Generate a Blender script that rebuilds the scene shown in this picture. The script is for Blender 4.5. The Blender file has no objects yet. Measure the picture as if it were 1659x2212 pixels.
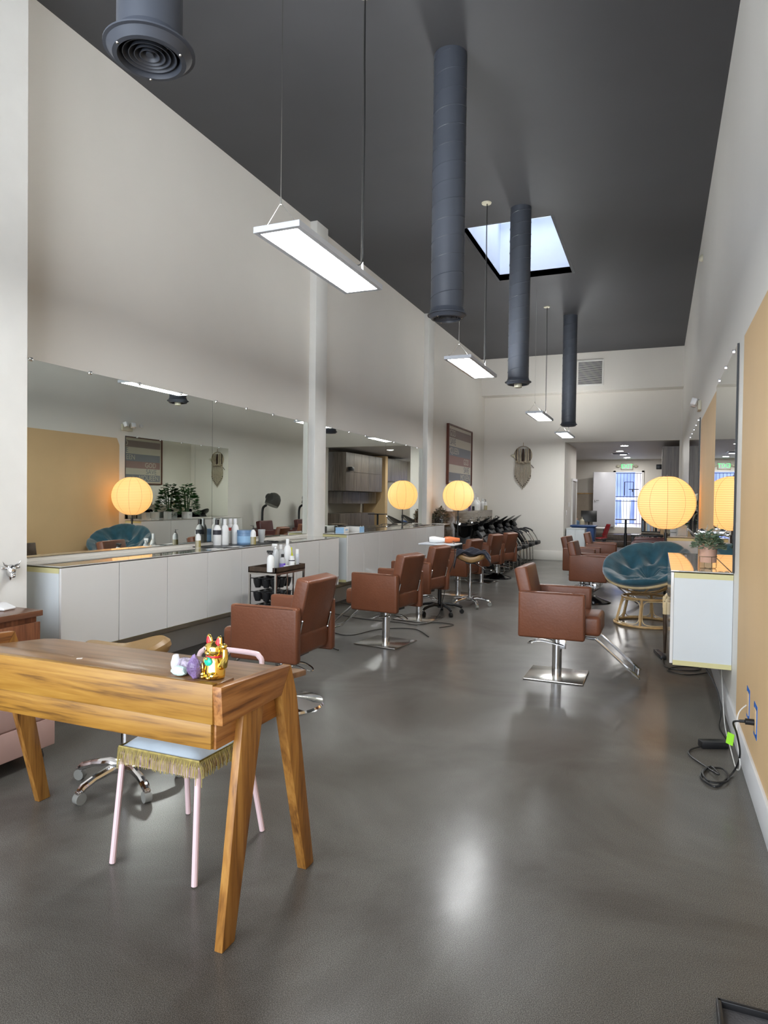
import bpy, bmesh, math, random
from mathutils import Vector, Matrix, Euler
R_ = math.radians
random.seed(7)
S = bpy.context.scene
COL = S.collection

# ------------------------------------------------------------------ camera
F_PX, W_PX, H_PX = 1440.0, 1659, 2212
yaw, pitch, roll = R_(22.41), R_(-1.066), R_(0.733)
fw = Vector((-math.sin(yaw) * math.cos(pitch), math.cos(yaw) * math.cos(pitch), math.sin(pitch)))
r0 = Vector((math.cos(yaw), math.sin(yaw), 0)); u0 = r0.cross(fw)
rt = r0 * math.cos(roll) + u0 * math.sin(roll); up = -r0 * math.sin(roll) + u0 * math.cos(roll)
cd = bpy.data.cameras.new('camera'); cam = bpy.data.objects.new('camera', cd); COL.objects.link(cam)
cam.matrix_world = Matrix(((rt.x, up.x, -fw.x, 0), (rt.y, up.y, -fw.y, 0), (rt.z, up.z, -fw.z, 1.5), (0, 0, 0, 1)))
cd.sensor_fit = 'VERTICAL'; cd.sensor_height = 36.0; cd.lens = F_PX / H_PX * 36.0
cd.clip_start = 0.05; cd.clip_end = 200
S.camera = cam

# ------------------------------------------------------------------ world, colour, big lights
S.view_settings.view_transform = 'Standard'; S.view_settings.look = 'None'
S.view_settings.exposure = 1.32; S.view_settings.gamma = 1.0
try: S.view_settings.use_curve_mapping = False
except Exception: pass
try:
    S.cycles.use_denoising = True
    S.cycles.sample_clamp_indirect = 6.0
    S.cycles.max_bounces = 10; S.cycles.glossy_bounces = 6; S.cycles.diffuse_bounces = 5
    S.cycles.transmission_bounces = 6
    S.cycles.caustics_reflective = False; S.cycles.caustics_refractive = False
except Exception: pass
w = bpy.data.worlds.new('world'); S.world = w; w.use_nodes = True
w.node_tree.nodes['Background'].inputs[0].default_value = (0.74, 0.83, 1.0, 1)
w.node_tree.nodes['Background'].inputs[1].default_value = 0.95

def area(name, loc, rot, sx, sy, power, color):
    d = bpy.data.lights.new(name, 'AREA'); d.shape = 'RECTANGLE'; d.size = sx; d.size_y = sy
    d.energy = power; d.color = color
    o = bpy.data.objects.new(name, d); o.location = loc; o.rotation_euler = rot; COL.objects.link(o); return o
area('storefront_daylight', (-1.9, -5.5, 2.6), (R_(90), 0, 0), 12.0, 8.5, 790, (0.88, 0.94, 1.0))
area('skylight_daylight', (-1.99, 9.85, 6.05), (0, 0, 0), 1.1, 2.1, 4, (0.85, 0.92, 1.0))
PANEL_E = 24.0
LANTERN_E = 0.135

# ------------------------------------------------------------------ geometry helpers
class MB:
    def __init__(s): s.bm = bmesh.new(); s.mi = 0
    def _done(s, n0):
        if s.mi:
            s.bm.faces.ensure_lookup_table()
            for f in s.bm.faces[n0:]: f.material_index = s.mi
    def box(s, c, d, rot=None, bevel=0, seg=2, taper=None):
        b = bmesh.new(); bmesh.ops.create_cube(b, size=1)
        for v in b.verts:
            v.co = Vector((v.co.x * d[0], v.co.y * d[1], v.co.z * d[2]))
            if taper and v.co.z < 0: v.co.x *= taper; v.co.y *= taper
        if bevel: bmesh.ops.bevel(b, geom=b.edges[:], offset=bevel, segments=seg, affect='EDGES', profile=0.5)
        m = Matrix.Translation(Vector(c)) @ (rot.to_matrix().to_4x4() if rot else Matrix())
        b.transform(m); s._merge(b); return s
    def _merge(s, b):
        vs = {}; n0 = len(s.bm.faces)
        for v in b.verts: vs[v] = s.bm.verts.new(v.co)
        for f in b.faces:
            try: s.bm.faces.new([vs[v] for v in f.verts]).material_index = s.mi
            except ValueError: pass
        b.free()
    def cyl(s, p0, p1, r, r2=None, n=16):
        s.tube([p0, p1], [r, r if r2 is None else r2], n); return s
    def tube(s, pts, r, n=8, closed=False, flat=1.0):
        pts = [Vector(p) for p in pts]; L = len(pts)
        rs = r if isinstance(r, (list, tuple)) else [r] * L
        rings = []; prev = None
        for i, p in enumerate(pts):
            if closed: t = (pts[(i + 1) % L] - pts[i - 1])
            else: t = pts[min(i + 1, L - 1)] - pts[max(i - 1, 0)]
            t = t.normalized() if t.length > 1e-9 else Vector((0, 0, 1))
            if prev is None:
                a = Vector((0, 0, 1)) if abs(t.z) < 0.9 else Vector((1, 0, 0)); u = t.cross(a).normalized()
            else:
                u = (prev - t * prev.dot(t)); u = u.normalized() if u.length > 1e-6 else t.orthogonal().normalized()
            prev = u; v = t.cross(u)
            rings.append([s.bm.verts.new(p + (u * math.cos(2 * math.pi * k / n) + v * math.sin(2 * math.pi * k / n) * flat) * rs[i]) for k in range(n)])
        m = L if closed else L - 1
        for i in range(m):
            a, b = rings[i], rings[(i + 1) % L]
            for k in range(n):
                s.bm.faces.new((a[k], a[(k + 1) % n], b[(k + 1) % n], b[k])).material_index = s.mi
        if not closed:
            s.bm.faces.new(rings[0][::-1]).material_index = s.mi; s.bm.faces.new(rings[-1]).material_index = s.mi
        return s
    def lathe(s, prof, c=(0, 0, 0), n=24, rot=None, sc=(1, 1)):
        c = Vector(c); M = rot.to_matrix() if rot else Matrix.Identity(3); rings = []
        for (r, z) in prof:
            if r < 1e-6: rings.append([s.bm.verts.new(c + M @ Vector((0, 0, z)))])
            else: rings.append([s.bm.verts.new(c + M @ Vector((r * sc[0] * math.cos(2 * math.pi * k / n), r * sc[1] * math.sin(2 * math.pi * k / n), z))) for k in range(n)])
        for a, b in zip(rings[:-1], rings[1:]):
            for k in range(n):
                q = (k + 1) % n
                if len(a) == 1 and len(b) == 1: continue
                if len(a) == 1: f = (a[0], b[q], b[k])
                elif len(b) == 1: f = (a[k], a[q], b[0])
                else: f = (a[k], a[q], b[q], b[k])
                s.bm.faces.new(f).material_index = s.mi
        return s
    def ball(s, c, r, n=16, rot=None):
        r = r if isinstance(r, (tuple, list)) else (r, r, r)
        pr = [(math.sin(math.pi * i / (n // 2)), -math.cos(math.pi * i / (n // 2))) for i in range(n // 2 + 1)]
        b = MB(); b.lathe([(max(p[0], 0) if 0 < i < n // 2 else 0, p[1]) for i, p in enumerate(pr)], n=n)
        M = Matrix.Translation(Vector(c)) @ (rot.to_matrix().to_4x4() if rot else Matrix()) @ Matrix.Diagonal((r[0], r[1], r[2], 1))
        b.bm.transform(M); s._merge(b.bm); return s
    def face(s, pts):
        s.bm.faces.new([s.bm.verts.new(Vector(p)) for p in pts]).material_index = s.mi; return s
    def prism(s, pts, d, bevel=0, seg=2):
        """closed polygon pts extruded by vector d"""
        b = bmesh.new(); d = Vector(d); A = [b.verts.new(Vector(p)) for p in pts]; B = [b.verts.new(Vector(p) + d) for p in pts]
        b.faces.new(A); b.faces.new(B[::-1]); n = len(A)
        for i in range(n): b.faces.new((A[(i + 1) % n], A[i], B[i], B[(i + 1) % n]))
        if bevel: bmesh.ops.bevel(b, geom=b.edges[:], offset=bevel, segments=seg, affect='EDGES', profile=0.5)
        s._merge(b); return s
    def build(s, name, mat, parent=None, angle=35, fix=True):
        me = bpy.data.meshes.new(name)
        if fix: bmesh.ops.recalc_face_normals(s.bm, faces=s.bm.faces[:])
        s.bm.to_mesh(me); s.bm.free()
        for m in (mat if isinstance(mat, (list, tuple)) else [mat]): me.materials.append(m)
        for p in me.polygons: p.use_smooth = True
        me.set_sharp_from_angle(angle=R_(angle))
        o = bpy.data.objects.new(name, me); COL.objects.link(o)
        if parent: o.parent = parent
        return o
def thing(name, label, cat, loc=(0, 0, 0), rz=0, group=None):
    o = bpy.data.objects.new(name, None); COL.objects.link(o); o.location = loc; o.rotation_euler = (0, 0, rz)
    o.empty_display_size = 0.1
    return tag(o, label, cat, group)
def tag(o, label, cat, group=None, kind=None):
    o['label'] = label; o['category'] = cat
    if group: o['group'] = group
    if kind: o['kind'] = kind
    return o
def attach(o, p):
    bpy.context.view_layer.update(); o.parent = p; o.matrix_parent_inverse = p.matrix_world.inverted(); return o
def struct(o): o['kind'] = 'structure'; return o
def copy_tree(o, parent=None):
    c = o.copy(); COL.objects.link(c); c.parent = parent
    for ch in [x for x in COL.objects if x.parent == o]: copy_tree(ch, c)
    return c
def place(o, loc, rz=0, label=None, scale=None):
    o.location = loc; o.rotation_euler = (0, 0, rz)
    if label: o['label'] = label
    if scale: o.scale = scale
    return o
def text(name, body, size, M, mat, parent=None, ext=0.001, sx=1.0):
    cu = bpy.data.curves.new(name, 'FONT'); cu.body = body; cu.size = size; cu.extrude = ext; cu.align_x = 'CENTER'; cu.align_y = 'CENTER'
    o = bpy.data.objects.new(name + '_curve', cu); COL.objects.link(o)
    me = bpy.data.meshes.new_from_object(o.evaluated_get(bpy.context.evaluated_depsgraph_get()))
    bpy.data.objects.remove(o); me.name = name; me.materials.clear(); me.materials.append(mat)
    me.transform(M @ Matrix.Diagonal((sx, 1, 1, 1)))
    n = bpy.data.objects.new(name, me); COL.objects.link(n)
    if parent: n.parent = parent
    return n
def arc(c, r, a0, a1, n, plane='xy'):
    out = []
    for i in range(n + 1):
        a = a0 + (a1 - a0) * i / n; x, y = r * math.cos(a), r * math.sin(a)
        out.append(Vector(c) + (Vector((x, y, 0)) if plane == 'xy' else Vector((x, 0, y)) if plane == 'xz' else Vector((0, x, y))))
    return out
def smooth(pts, k=6):
    P = [Vector(p) for p in pts]; out = []
    for i in range(len(P) - 1):
        a, b, c, d = P[max(i - 1, 0)], P[i], P[i + 1], P[min(i + 2, len(P) - 1)]
        for j in range(k):
            t = j / k
            out.append(0.5 * ((2 * b) + (c - a) * t + (2 * a - 5 * b + 4 * c - d) * t * t + (3 * b - a - 3 * c + d) * t ** 3))
    return out + [P[-1]]

# ------------------------------------------------------------------ materials
def new(name):
    m = bpy.data.materials.new(name); m.use_nodes = True
    return m, m.node_tree, m.node_tree.nodes['Principled BSDF']
def mat(name, c, rough=0.5, metal=0.0, spec=0.5, coat=0, trans=0, emit=None, es=0, alpha=1, ior=1.45, sheen=0, var=0.0, vs=6.0, bump=0.0, bs=40.0, sub=0):
    m, t, b = new(name); b.inputs['Base Color'].default_value = (*c, 1)
    b.inputs['Roughness'].default_value = rough; b.inputs['Metallic'].default_value = metal
    b.inputs['Specular IOR Level'].default_value = spec; b.inputs['IOR'].default_value = ior
    b.inputs['Coat Weight'].default_value = coat; b.inputs['Transmission Weight'].default_value = trans
    b.inputs['Alpha'].default_value = alpha; b.inputs['Sheen Weight'].default_value = sheen
    if emit: b.inputs['Emission Color'].default_value = (*emit, 1); b.inputs['Emission Strength'].default_value = es
    tc = t.nodes.new('ShaderNodeTexCoord')
    n = t.nodes.new('ShaderNodeTexNoise'); n.inputs['Scale'].default_value = vs; n.inputs['Detail'].default_value = 4
    t.links.new(tc.outputs['Object'], n.inputs['Vector'])
    r = t.nodes.new('ShaderNodeValToRGB'); r.color_ramp.elements[0].position = 0.3; r.color_ramp.elements[1].position = 0.7
    r.color_ramp.elements[0].color = (*[x * (1 - var) for x in c], 1); r.color_ramp.elements[1].color = (*[min(1, x * (1 + var)) for x in c], 1)
    t.links.new(n.outputs['Fac'], r.inputs[0]); t.links.new(r.outputs[0], b.inputs['Base Color'])
    if bump:
        n2 = t.nodes.new('ShaderNodeTexNoise'); n2.inputs['Scale'].default_value = bs; n2.inputs['Detail'].default_value = 3
        t.links.new(tc.outputs['Object'], n2.inputs['Vector'])
        bp = t.nodes.new('ShaderNodeBump'); bp.inputs['Strength'].default_value = bump; bp.inputs['Distance'].default_value = 0.01
        t.links.new(n2.outputs['Fac'], bp.inputs['Height']); t.links.new(bp.outputs[0], b.inputs['Normal'])
    return m
def wood(name, c1, c2, c3, sc=(1.2, 14, 14), rough=0.42, planks=None):
    m, t, b = new(name); b.inputs['Roughness'].default_value = rough
    tc = t.nodes.new('ShaderNodeTexCoord'); mp = t.nodes.new('ShaderNodeMapping'); mp.inputs['Scale'].default_value = sc
    t.links.new(tc.outputs['Object'], mp.inputs['Vector'])
    n = t.nodes.new('ShaderNodeTexNoise'); n.inputs['Scale'].default_value = 1.6; n.inputs['Detail'].default_value = 6; n.inputs['Distortion'].default_value = 1.1
    t.links.new(mp.outputs[0], n.inputs['Vector'])
    n2 = t.nodes.new('ShaderNodeTexNoise'); n2.inputs['Scale'].default_value = 9; n2.inputs['Detail'].default_value = 3
    t.links.new(mp.outputs[0], n2.inputs['Vector'])
    mx = t.nodes.new('ShaderNodeMath'); mx.operation = 'MULTIPLY_ADD'; mx.inputs[1].default_value = 0.35; 
    t.links.new(n2.outputs['Fac'], mx.inputs[0]); t.links.new(n.outputs['Fac'], mx.inputs[2])
    r = t.nodes.new('ShaderNodeValToRGB'); e = r.color_ramp.elements
    e[0].position = 0.45; e[0].color = (*c1, 1); e[1].position = 0.92; e[1].color = (*c3, 1)
    k = e.new(0.66); k.color = (*c2, 1)
    t.links.new(mx.outputs[0], r.inputs[0]); t.links.new(r.outputs[0], b.inputs['Base Color'])
    return m
def glossnode(m, rough_lo, rough_hi, scale):
    t = m.node_tree; b = t.nodes['Principled BSDF']
    tc = t.nodes.new('ShaderNodeTexCoord'); n = t.nodes.new('ShaderNodeTexNoise'); n.inputs['Scale'].default_value = scale; n.inputs['Detail'].default_value = 5
    t.links.new(tc.outputs['Object'], n.inputs['Vector'])
    mr = t.nodes.new('ShaderNodeMapRange'); mr.inputs['From Min'].default_value = 0.3; mr.inputs['From Max'].default_value = 0.7
    mr.inputs['To Min'].default_value = rough_lo; mr.inputs['To Max'].default_value = rough_hi
    t.links.new(n.outputs['Fac'], mr.inputs['Value']); t.links.new(mr.outputs[0], b.inputs['Roughness'])

M = {}
M['wall'] = mat('wall_paint', (0.74, 0.705, 0.645), 0.55, var=0.03, vs=0.7, bump=0.04, bs=30, spec=0.25)
M['wall_r'] = mat('wall_paint_satin', (0.76, 0.735, 0.685), 0.42, var=0.03, vs=0.7, bump=0.05, bs=24, spec=0.35)
M['trim'] = mat('trim_paint', (0.78, 0.765, 0.72), 0.35, var=0.02)
M['base'] = mat('baseboard_paint', (0.66, 0.66, 0.66), 0.3, var=0.05, vs=3)
M['ceil'] = mat('ceiling_paint', (0.055, 0.055, 0.059), 0.55, var=0.12, vs=0.5, spec=0.4)
M['ceil2'] = mat('back_ceiling_paint', (0.62, 0.60, 0.60), 0.6, var=0.02)
M['tan'] = mat('tan_orange_paint', (0.66, 0.46, 0.25), 0.6, var=0.04, vs=1.5, bump=0.03, spec=0.25)
M['duct'] = mat('duct_paint', (0.055, 0.062, 0.078), 0.42, var=0.06, vs=3)
M['duct_hole'] = mat('duct_inside', (0.01, 0.01, 0.012), 0.8)
M['white'] = mat('white_plastic', (0.78, 0.78, 0.78), 0.3, var=0.02)
M['ltgrey'] = mat('fixture_metal', (0.62, 0.65, 0.70), 0.35, var=0.01)
M['gloss'] = mat('gloss_white_lacquer', (0.66, 0.645, 0.62), 0.09, coat=0.4, var=0.015, vs=1.5)
M['lam'] = mat('white_laminate', (0.60, 0.63, 0.64), 0.4, var=0.02, vs=3)
M['edge'] = mat('cream_edge_band', (0.60, 0.55, 0.28), 0.4, var=0.02)
M['mirror'] = mat('mirror_silver', (0.87, 0.90, 0.845), 0.0, 1.0)
M['mirror'].node_tree.nodes['Principled BSDF'].inputs['Roughness'].default_value = 0.0
M['glasstop'] = mat('grey_glass_top', (0.50, 0.49, 0.45), 0.04, coat=0.6, spec=0.9, ior=1.7)
M['black'] = mat('black_plastic', (0.012, 0.012, 0.013), 0.35, var=0.1)
M['blackl'] = mat('black_leather', (0.008, 0.008, 0.009), 0.5, spec=.3, var=0.2, bump=0.05)
M['blackg'] = mat('black_ceramic', (0.006, 0.006, 0.007), 0.12, spec=.35)
M['chrome'] = mat('chrome', (0.78, 0.78, 0.79), 0.08, 1.0, var=0.02)
M['steel'] = mat('brushed_steel', (0.60, 0.58, 0.54), 0.22, 1.0, var=0.05, vs=8)
M['leather'] = mat('brown_leather', (0.165, 0.058, 0.028), 0.38, var=0.10, vs=5, bump=0.12, bs=55, spec=0.45)
M['leather2'] = mat('burgundy_leather', (0.085, 0.022, 0.020), 0.35, var=0.1, bump=0.08)
M['tanl'] = mat('tan_leather', (0.28, 0.165, 0.06), 0.42, var=0.06, bump=0.05)
M['piping'] = mat('dark_brown_piping', (0.09, 0.033, 0.017), 0.4, var=0.05)
M['teal'] = mat('teal_corduroy', (0.020, 0.075, 0.105), 0.85, sheen=0.5, var=0.25, vs=9, bump=0.25, bs=90, spec=0.15)
M['rattan'] = mat('rattan_cane', (0.50, 0.32, 0.14), 0.4, var=0.25, vs=14, bump=0.1)
M['rattan_l'] = mat('pale_rattan', (0.68, 0.53, 0.30), 0.4, var=0.15, vs=12)
M['desk'] = wood('acacia_x', (0.11, 0.046, 0.007), (0.30, 0.143, 0.020), (0.40, 0.215, 0.038), (1.0, 17, 17), 0.38)
M['desky'] = wood('acacia_y', (0.11, 0.04, 0.012), (0.32, 0.13, 0.035), (0.46, 0.22, 0.07), (15, 1.0, 15), 0.4)
M['deskz'] = wood('acacia_z', (0.12, 0.045, 0.009), (0.31, 0.135, 0.026), (0.46, 0.235, 0.055), (15, 15, 1.0), 0.4)
M['desktop'] = wood('acacia_top', (0.13, 0.06, 0.022), (0.26, 0.14, 0.065), (0.36, 0.21, 0.11), (0.9, 9, 9), 0.3)
M['walnut'] = wood('walnut_z', (0.075, 0.025, 0.012), (0.17, 0.06, 0.026), (0.27, 0.11, 0.05), (14, 14, 0.8), 0.35)
M['walnutt'] = mat('walnut_top', (0.16, 0.07, 0.038), 0.25, var=0.1, vs=4)
M['greywood'] = wood('grey_wood_z', (0.06, 0.045, 0.034), (0.135, 0.105, 0.082), (0.21, 0.17, 0.135), (10, 10, 0.6), 0.35)
M['greywoody'] = wood('grey_wood_y', (0.10, 0.08, 0.058), (0.17, 0.14, 0.105), (0.25, 0.21, 0.165), (8, 0.6, 8), 0.22)
M['darkwood'] = wood('dark_wood', (0.02, 0.012, 0.007), (0.045, 0.026, 0.014), (0.08, 0.05, 0.03), (4, 4, 4), 0.4)
M['pink'] = mat('dusty_pink_paint', (0.50, 0.33, 0.29), 0.5, var=0.03, vs=12)
M['pinkm'] = mat('pale_pink_powder_coat', (0.78, 0.58, 0.60), 0.35, var=0.02)
M['cushion'] = mat('pale_blue_velvet', (0.56, 0.66, 0.74), 0.7, sheen=0.4, var=0.10, vs=6, bump=0.1)
M['fringe'] = mat('olive_gold_fringe', (0.40, 0.32, 0.10), 0.6, var=0.25, vs=60)
M['gold'] = mat('gold_plating', (0.95, 0.66, 0.16), 0.10, 1.0, var=0.03)
M['red'] = mat('red_enamel', (0.65, 0.03, 0.04), 0.25, var=0.03)
M['green'] = mat('turquoise_enamel', (0.02, 0.48, 0.33), 0.2, var=0.03)
M['quartz'] = mat('white_quartz', (0.70, 0.70, 0.72), 0.4, var=0.15, vs=30)
M['ameth'] = mat('amethyst_crystal', (0.30, 0.20, 0.42), 0.08, trans=0.35, var=0.5, vs=30, bump=0.6, bs=60)
M['geode'] = mat('grey_purple_geode', (0.34, 0.29, 0.36), 0.25, var=0.7, vs=45, bump=1.0, bs=90)
M['mint'] = mat('mint_stone', (0.50, 0.66, 0.62), 0.45, var=0.12, vs=25, bump=0.3)
M['paper'] = mat('paper', (0.80, 0.78, 0.74), 0.6, var=0.02)
M['pinkpaper'] = mat('pink_printed_paper', (0.70, 0.10, 0.22), 0.5, var=0.5, vs=60)
M['terra'] = mat('blush_pot_glaze', (0.62, 0.37, 0.27), 0.45, var=0.03)
M['brass'] = mat('dull_brass_wire', (0.33, 0.24, 0.13), 0.3, 1.0)
M['leaf'] = mat('grey_green_leaf', (0.22, 0.29, 0.19), 0.45, var=0.45, vs=22)
M['leafd'] = mat('deep_green_leaf', (0.035, 0.12, 0.03), 0.4, var=0.4, vs=20)
M['leafp'] = mat('dusty_succulent_leaf', (0.16, 0.15, 0.10), 0.6, var=0.3, vs=25)
M['glass'] = mat('clear_glass', (0.95, 0.97, 0.96), 0.02, trans=1.0, ior=1.3)
M['jar'] = mat('thin_jar_glass', (.75, .80, .80), .12, alpha=.35)
M['navy'] = mat('navy_cloth', (0.02, 0.022, 0.035), 0.85, var=0.3, vs=12, sheen=0.2)
M['blue'] = mat('blue_plastic', (0.02, 0.06, 0.18), 0.5, var=0.1)
M['tape'] = mat('blue_painters_tape', (0.02, 0.16, 0.62), 0.5, var=0.15, vs=40)
M['lime'] = mat('lime_tag', (0.32, 0.75, 0.04), 0.5)
M['cable'] = mat('black_cable', (0.012, 0.012, 0.012), 0.4)
M['wcable'] = mat('white_cable', (0.75, 0.74, 0.70), 0.4)
M['bottle_w'] = mat('white_bottle', (0.80, 0.80, 0.78), 0.25, var=0.02)
M['bottle_t'] = mat('translucent_bottle', (0.72, 0.74, 0.74), 0.2, trans=0.3, var=0.02)
M['bottle_b'] = mat('blue_tub', (0.16, 0.27, 0.43), 0.3, var=0.03)
M['ambera'] = mat('olive_liquid', (0.30, 0.24, 0.08), 0.2)
M['purple'] = mat('purple_liquid', (0.13, 0.05, 0.55), 0.15)
M['yellow'] = mat('neon_yellow', (0.75, 0.80, 0.02), 0.3)
M['label'] = mat('dark_label', (0.03, 0.03, 0.04), 0.5)
M['lblue'] = mat('light_blue_card', (0.30, 0.50, 0.72), 0.5)
M['redlabel'] = mat('red_label', (0.60, 0.06, 0.05), 0.5)
M['frame'] = mat('mahogany_frame', (0.10, 0.028, 0.014), 0.35, var=0.15)
M['p_mauve'] = mat('poster_mauve', (0.20, 0.13, 0.115), 0.5, spec=0.3)
M['p_cream'] = mat('poster_cream', (0.52, 0.46, 0.37), 0.5)
M['p_slate'] = mat('poster_slate', (0.13, 0.135, 0.165), 0.5)
M['p_red'] = mat('poster_brick', (0.24, 0.10, 0.085), 0.5)
M['jute'] = mat('jute_cloth', (0.36, 0.30, 0.22), 0.85, var=0.2, vs=20, bump=0.2)
M['dark_fibre'] = mat('dark_dyed_fibre', (0.045, 0.025, 0.018), 0.9, var=0.3, vs=20)
M['silverm'] = mat('polished_aluminium', (0.72, 0.72, 0.72), 0.12, 1.0, var=0.03)
M['rubber'] = mat('clear_grey_wheel', (0.22, 0.22, 0.20), 0.3, var=0.1)
M['smoke'] = mat('smoked_hood', (0.10, 0.10, 0.09), 0.1, trans=0.55, ior=1.2)
M['cream'] = mat('cream_plastic', (0.55, 0.52, 0.40), 0.35)
M['board'] = mat('cork_board', (0.42, 0.36, 0.29), 0.7, var=0.06)
M['doorp'] = mat('white_door_paint', (0.62, 0.62, 0.66), 0.35, var=0.03, vs=2)
M['mat'] = mat('entry_mat', (0.08, 0.08, 0.085), 0.9, var=0.35, vs=9, bump=0.3, bs=120)
M['orange'] = mat('orange_plastic', (0.60, 0.16, 0.05), 0.4)
M['extblue'] = mat('alley_wall_paint', (0.30, 0.38, 0.72), 0.8, var=0.12, vs=2)
M['extpink'] = mat('alley_stucco', (0.70, 0.60, 0.66), 0.8, var=0.05)
M['extwhite'] = mat('sunlit_render', (0.92, 0.93, 0.95), 0.8)
M['redshell'] = mat('dark_red_shell', (0.26, 0.012, 0.018), 0.3)
M['wdec'] = mat('slipper_glass', (0.8, 0.85, 0.88), 0.05, trans=0.8)
M['skydiff'] = mat('sky_dome_acrylic', (0.7, 0.8, 0.95), 0.5, emit=(0.80, 0.88, 1.0), es=0.24)

# emitters
def emis(name, c, s):
    m, t, b = new(name); b.inputs['Base Color'].default_value = (*[min(1, x) for x in c], 1)
    b.inputs['Emission Color'].default_value = (*c, 1); b.inputs['Emission Strength'].default_value = s
    return m
M['panel'] = emis('led_diffuser', (0.97, 0.99, 1.0), PANEL_E)
M['fill_uplight'] = emis('added_uplight', (0.97, 0.99, 1.0), 32.0)  # added upward glow, brightens the ceiling and upper walls
M['down'] = emis('downlight_lens', (1.0, 0.98, 0.95), 130.0)
M['exit'] = emis('exit_green', (0.10, 0.85, 0.22), 0.55)
def lantern_mat():
    m, t, b = new('rice_paper'); out = t.nodes['Material Output']
    b.inputs['Base Color'].default_value = (0.85, 0.70, 0.46, 1); b.inputs['Roughness'].default_value = 0.8
    tl = t.nodes.new('ShaderNodeBsdfTranslucent'); tl.inputs[0].default_value = (0.95, 0.72, 0.40, 1)
    mx = t.nodes.new('ShaderNodeMixShader'); mx.inputs[0].default_value = 0.6
    em = t.nodes.new('ShaderNodeEmission'); em.inputs[0].default_value = (1.0, 0.72, 0.39, 1); em.inputs[1].default_value = LANTERN_E
    ad = t.nodes.new('ShaderNodeAddShader')
    # fine horizontal ribs of bamboo hoops: a darker line every 2 cm
    tc = t.nodes.new('ShaderNodeTexCoord'); sp = t.nodes.new('ShaderNodeSeparateXYZ'); t.links.new(tc.outputs['Object'], sp.inputs[0])
    mu = t.nodes.new('ShaderNodeMath'); mu.operation = 'MULTIPLY'; mu.inputs[1].default_value = 36.0; t.links.new(sp.outputs['Z'], mu.inputs[0])
    fr = t.nodes.new('ShaderNodeMath'); fr.operation = 'FRACT'; t.links.new(mu.outputs[0], fr.inputs[0])
    lt = t.nodes.new('ShaderNodeMath'); lt.operation = 'GREATER_THAN'; lt.inputs[1].default_value = 0.17; t.links.new(fr.outputs[0], lt.inputs[0])
    mr = t.nodes.new('ShaderNodeMapRange'); mr.inputs['To Min'].default_value = 0.35; mr.inputs['To Max'].default_value = 1.0; t.links.new(lt.outputs[0], mr.inputs[0])
    vm = t.nodes.new('ShaderNodeMath'); vm.operation = 'MULTIPLY'; vm.inputs[1].default_value = LANTERN_E * .92
    t.links.new(mr.outputs[0], vm.inputs[0]); t.links.new(vm.outputs[0], em.inputs[1])
    t.links.new(b.outputs[0], mx.inputs[1]); t.links.new(tl.outputs[0], mx.inputs[2])
    cr = t.nodes.new('ShaderNodeMix'); cr.data_type = 'RGBA'; cr.inputs[6].default_value = (.60, .38, .17, 1); cr.inputs[7].default_value = (0.95, 0.72, 0.40, 1); t.links.new(lt.outputs[0], cr.inputs[0]); t.links.new(cr.outputs[2], tl.inputs[0])
    t.links.new(mx.outputs[0], ad.inputs[0]); t.links.new(em.outputs[0], ad.inputs[1]); t.links.new(ad.outputs[0], out.inputs[0])
    return m
M['paperlamp'] = lantern_mat()
M['ribdark'] = mat('lantern_rib_wire', (0.30, 0.17, 0.06), 0.6)
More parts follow.
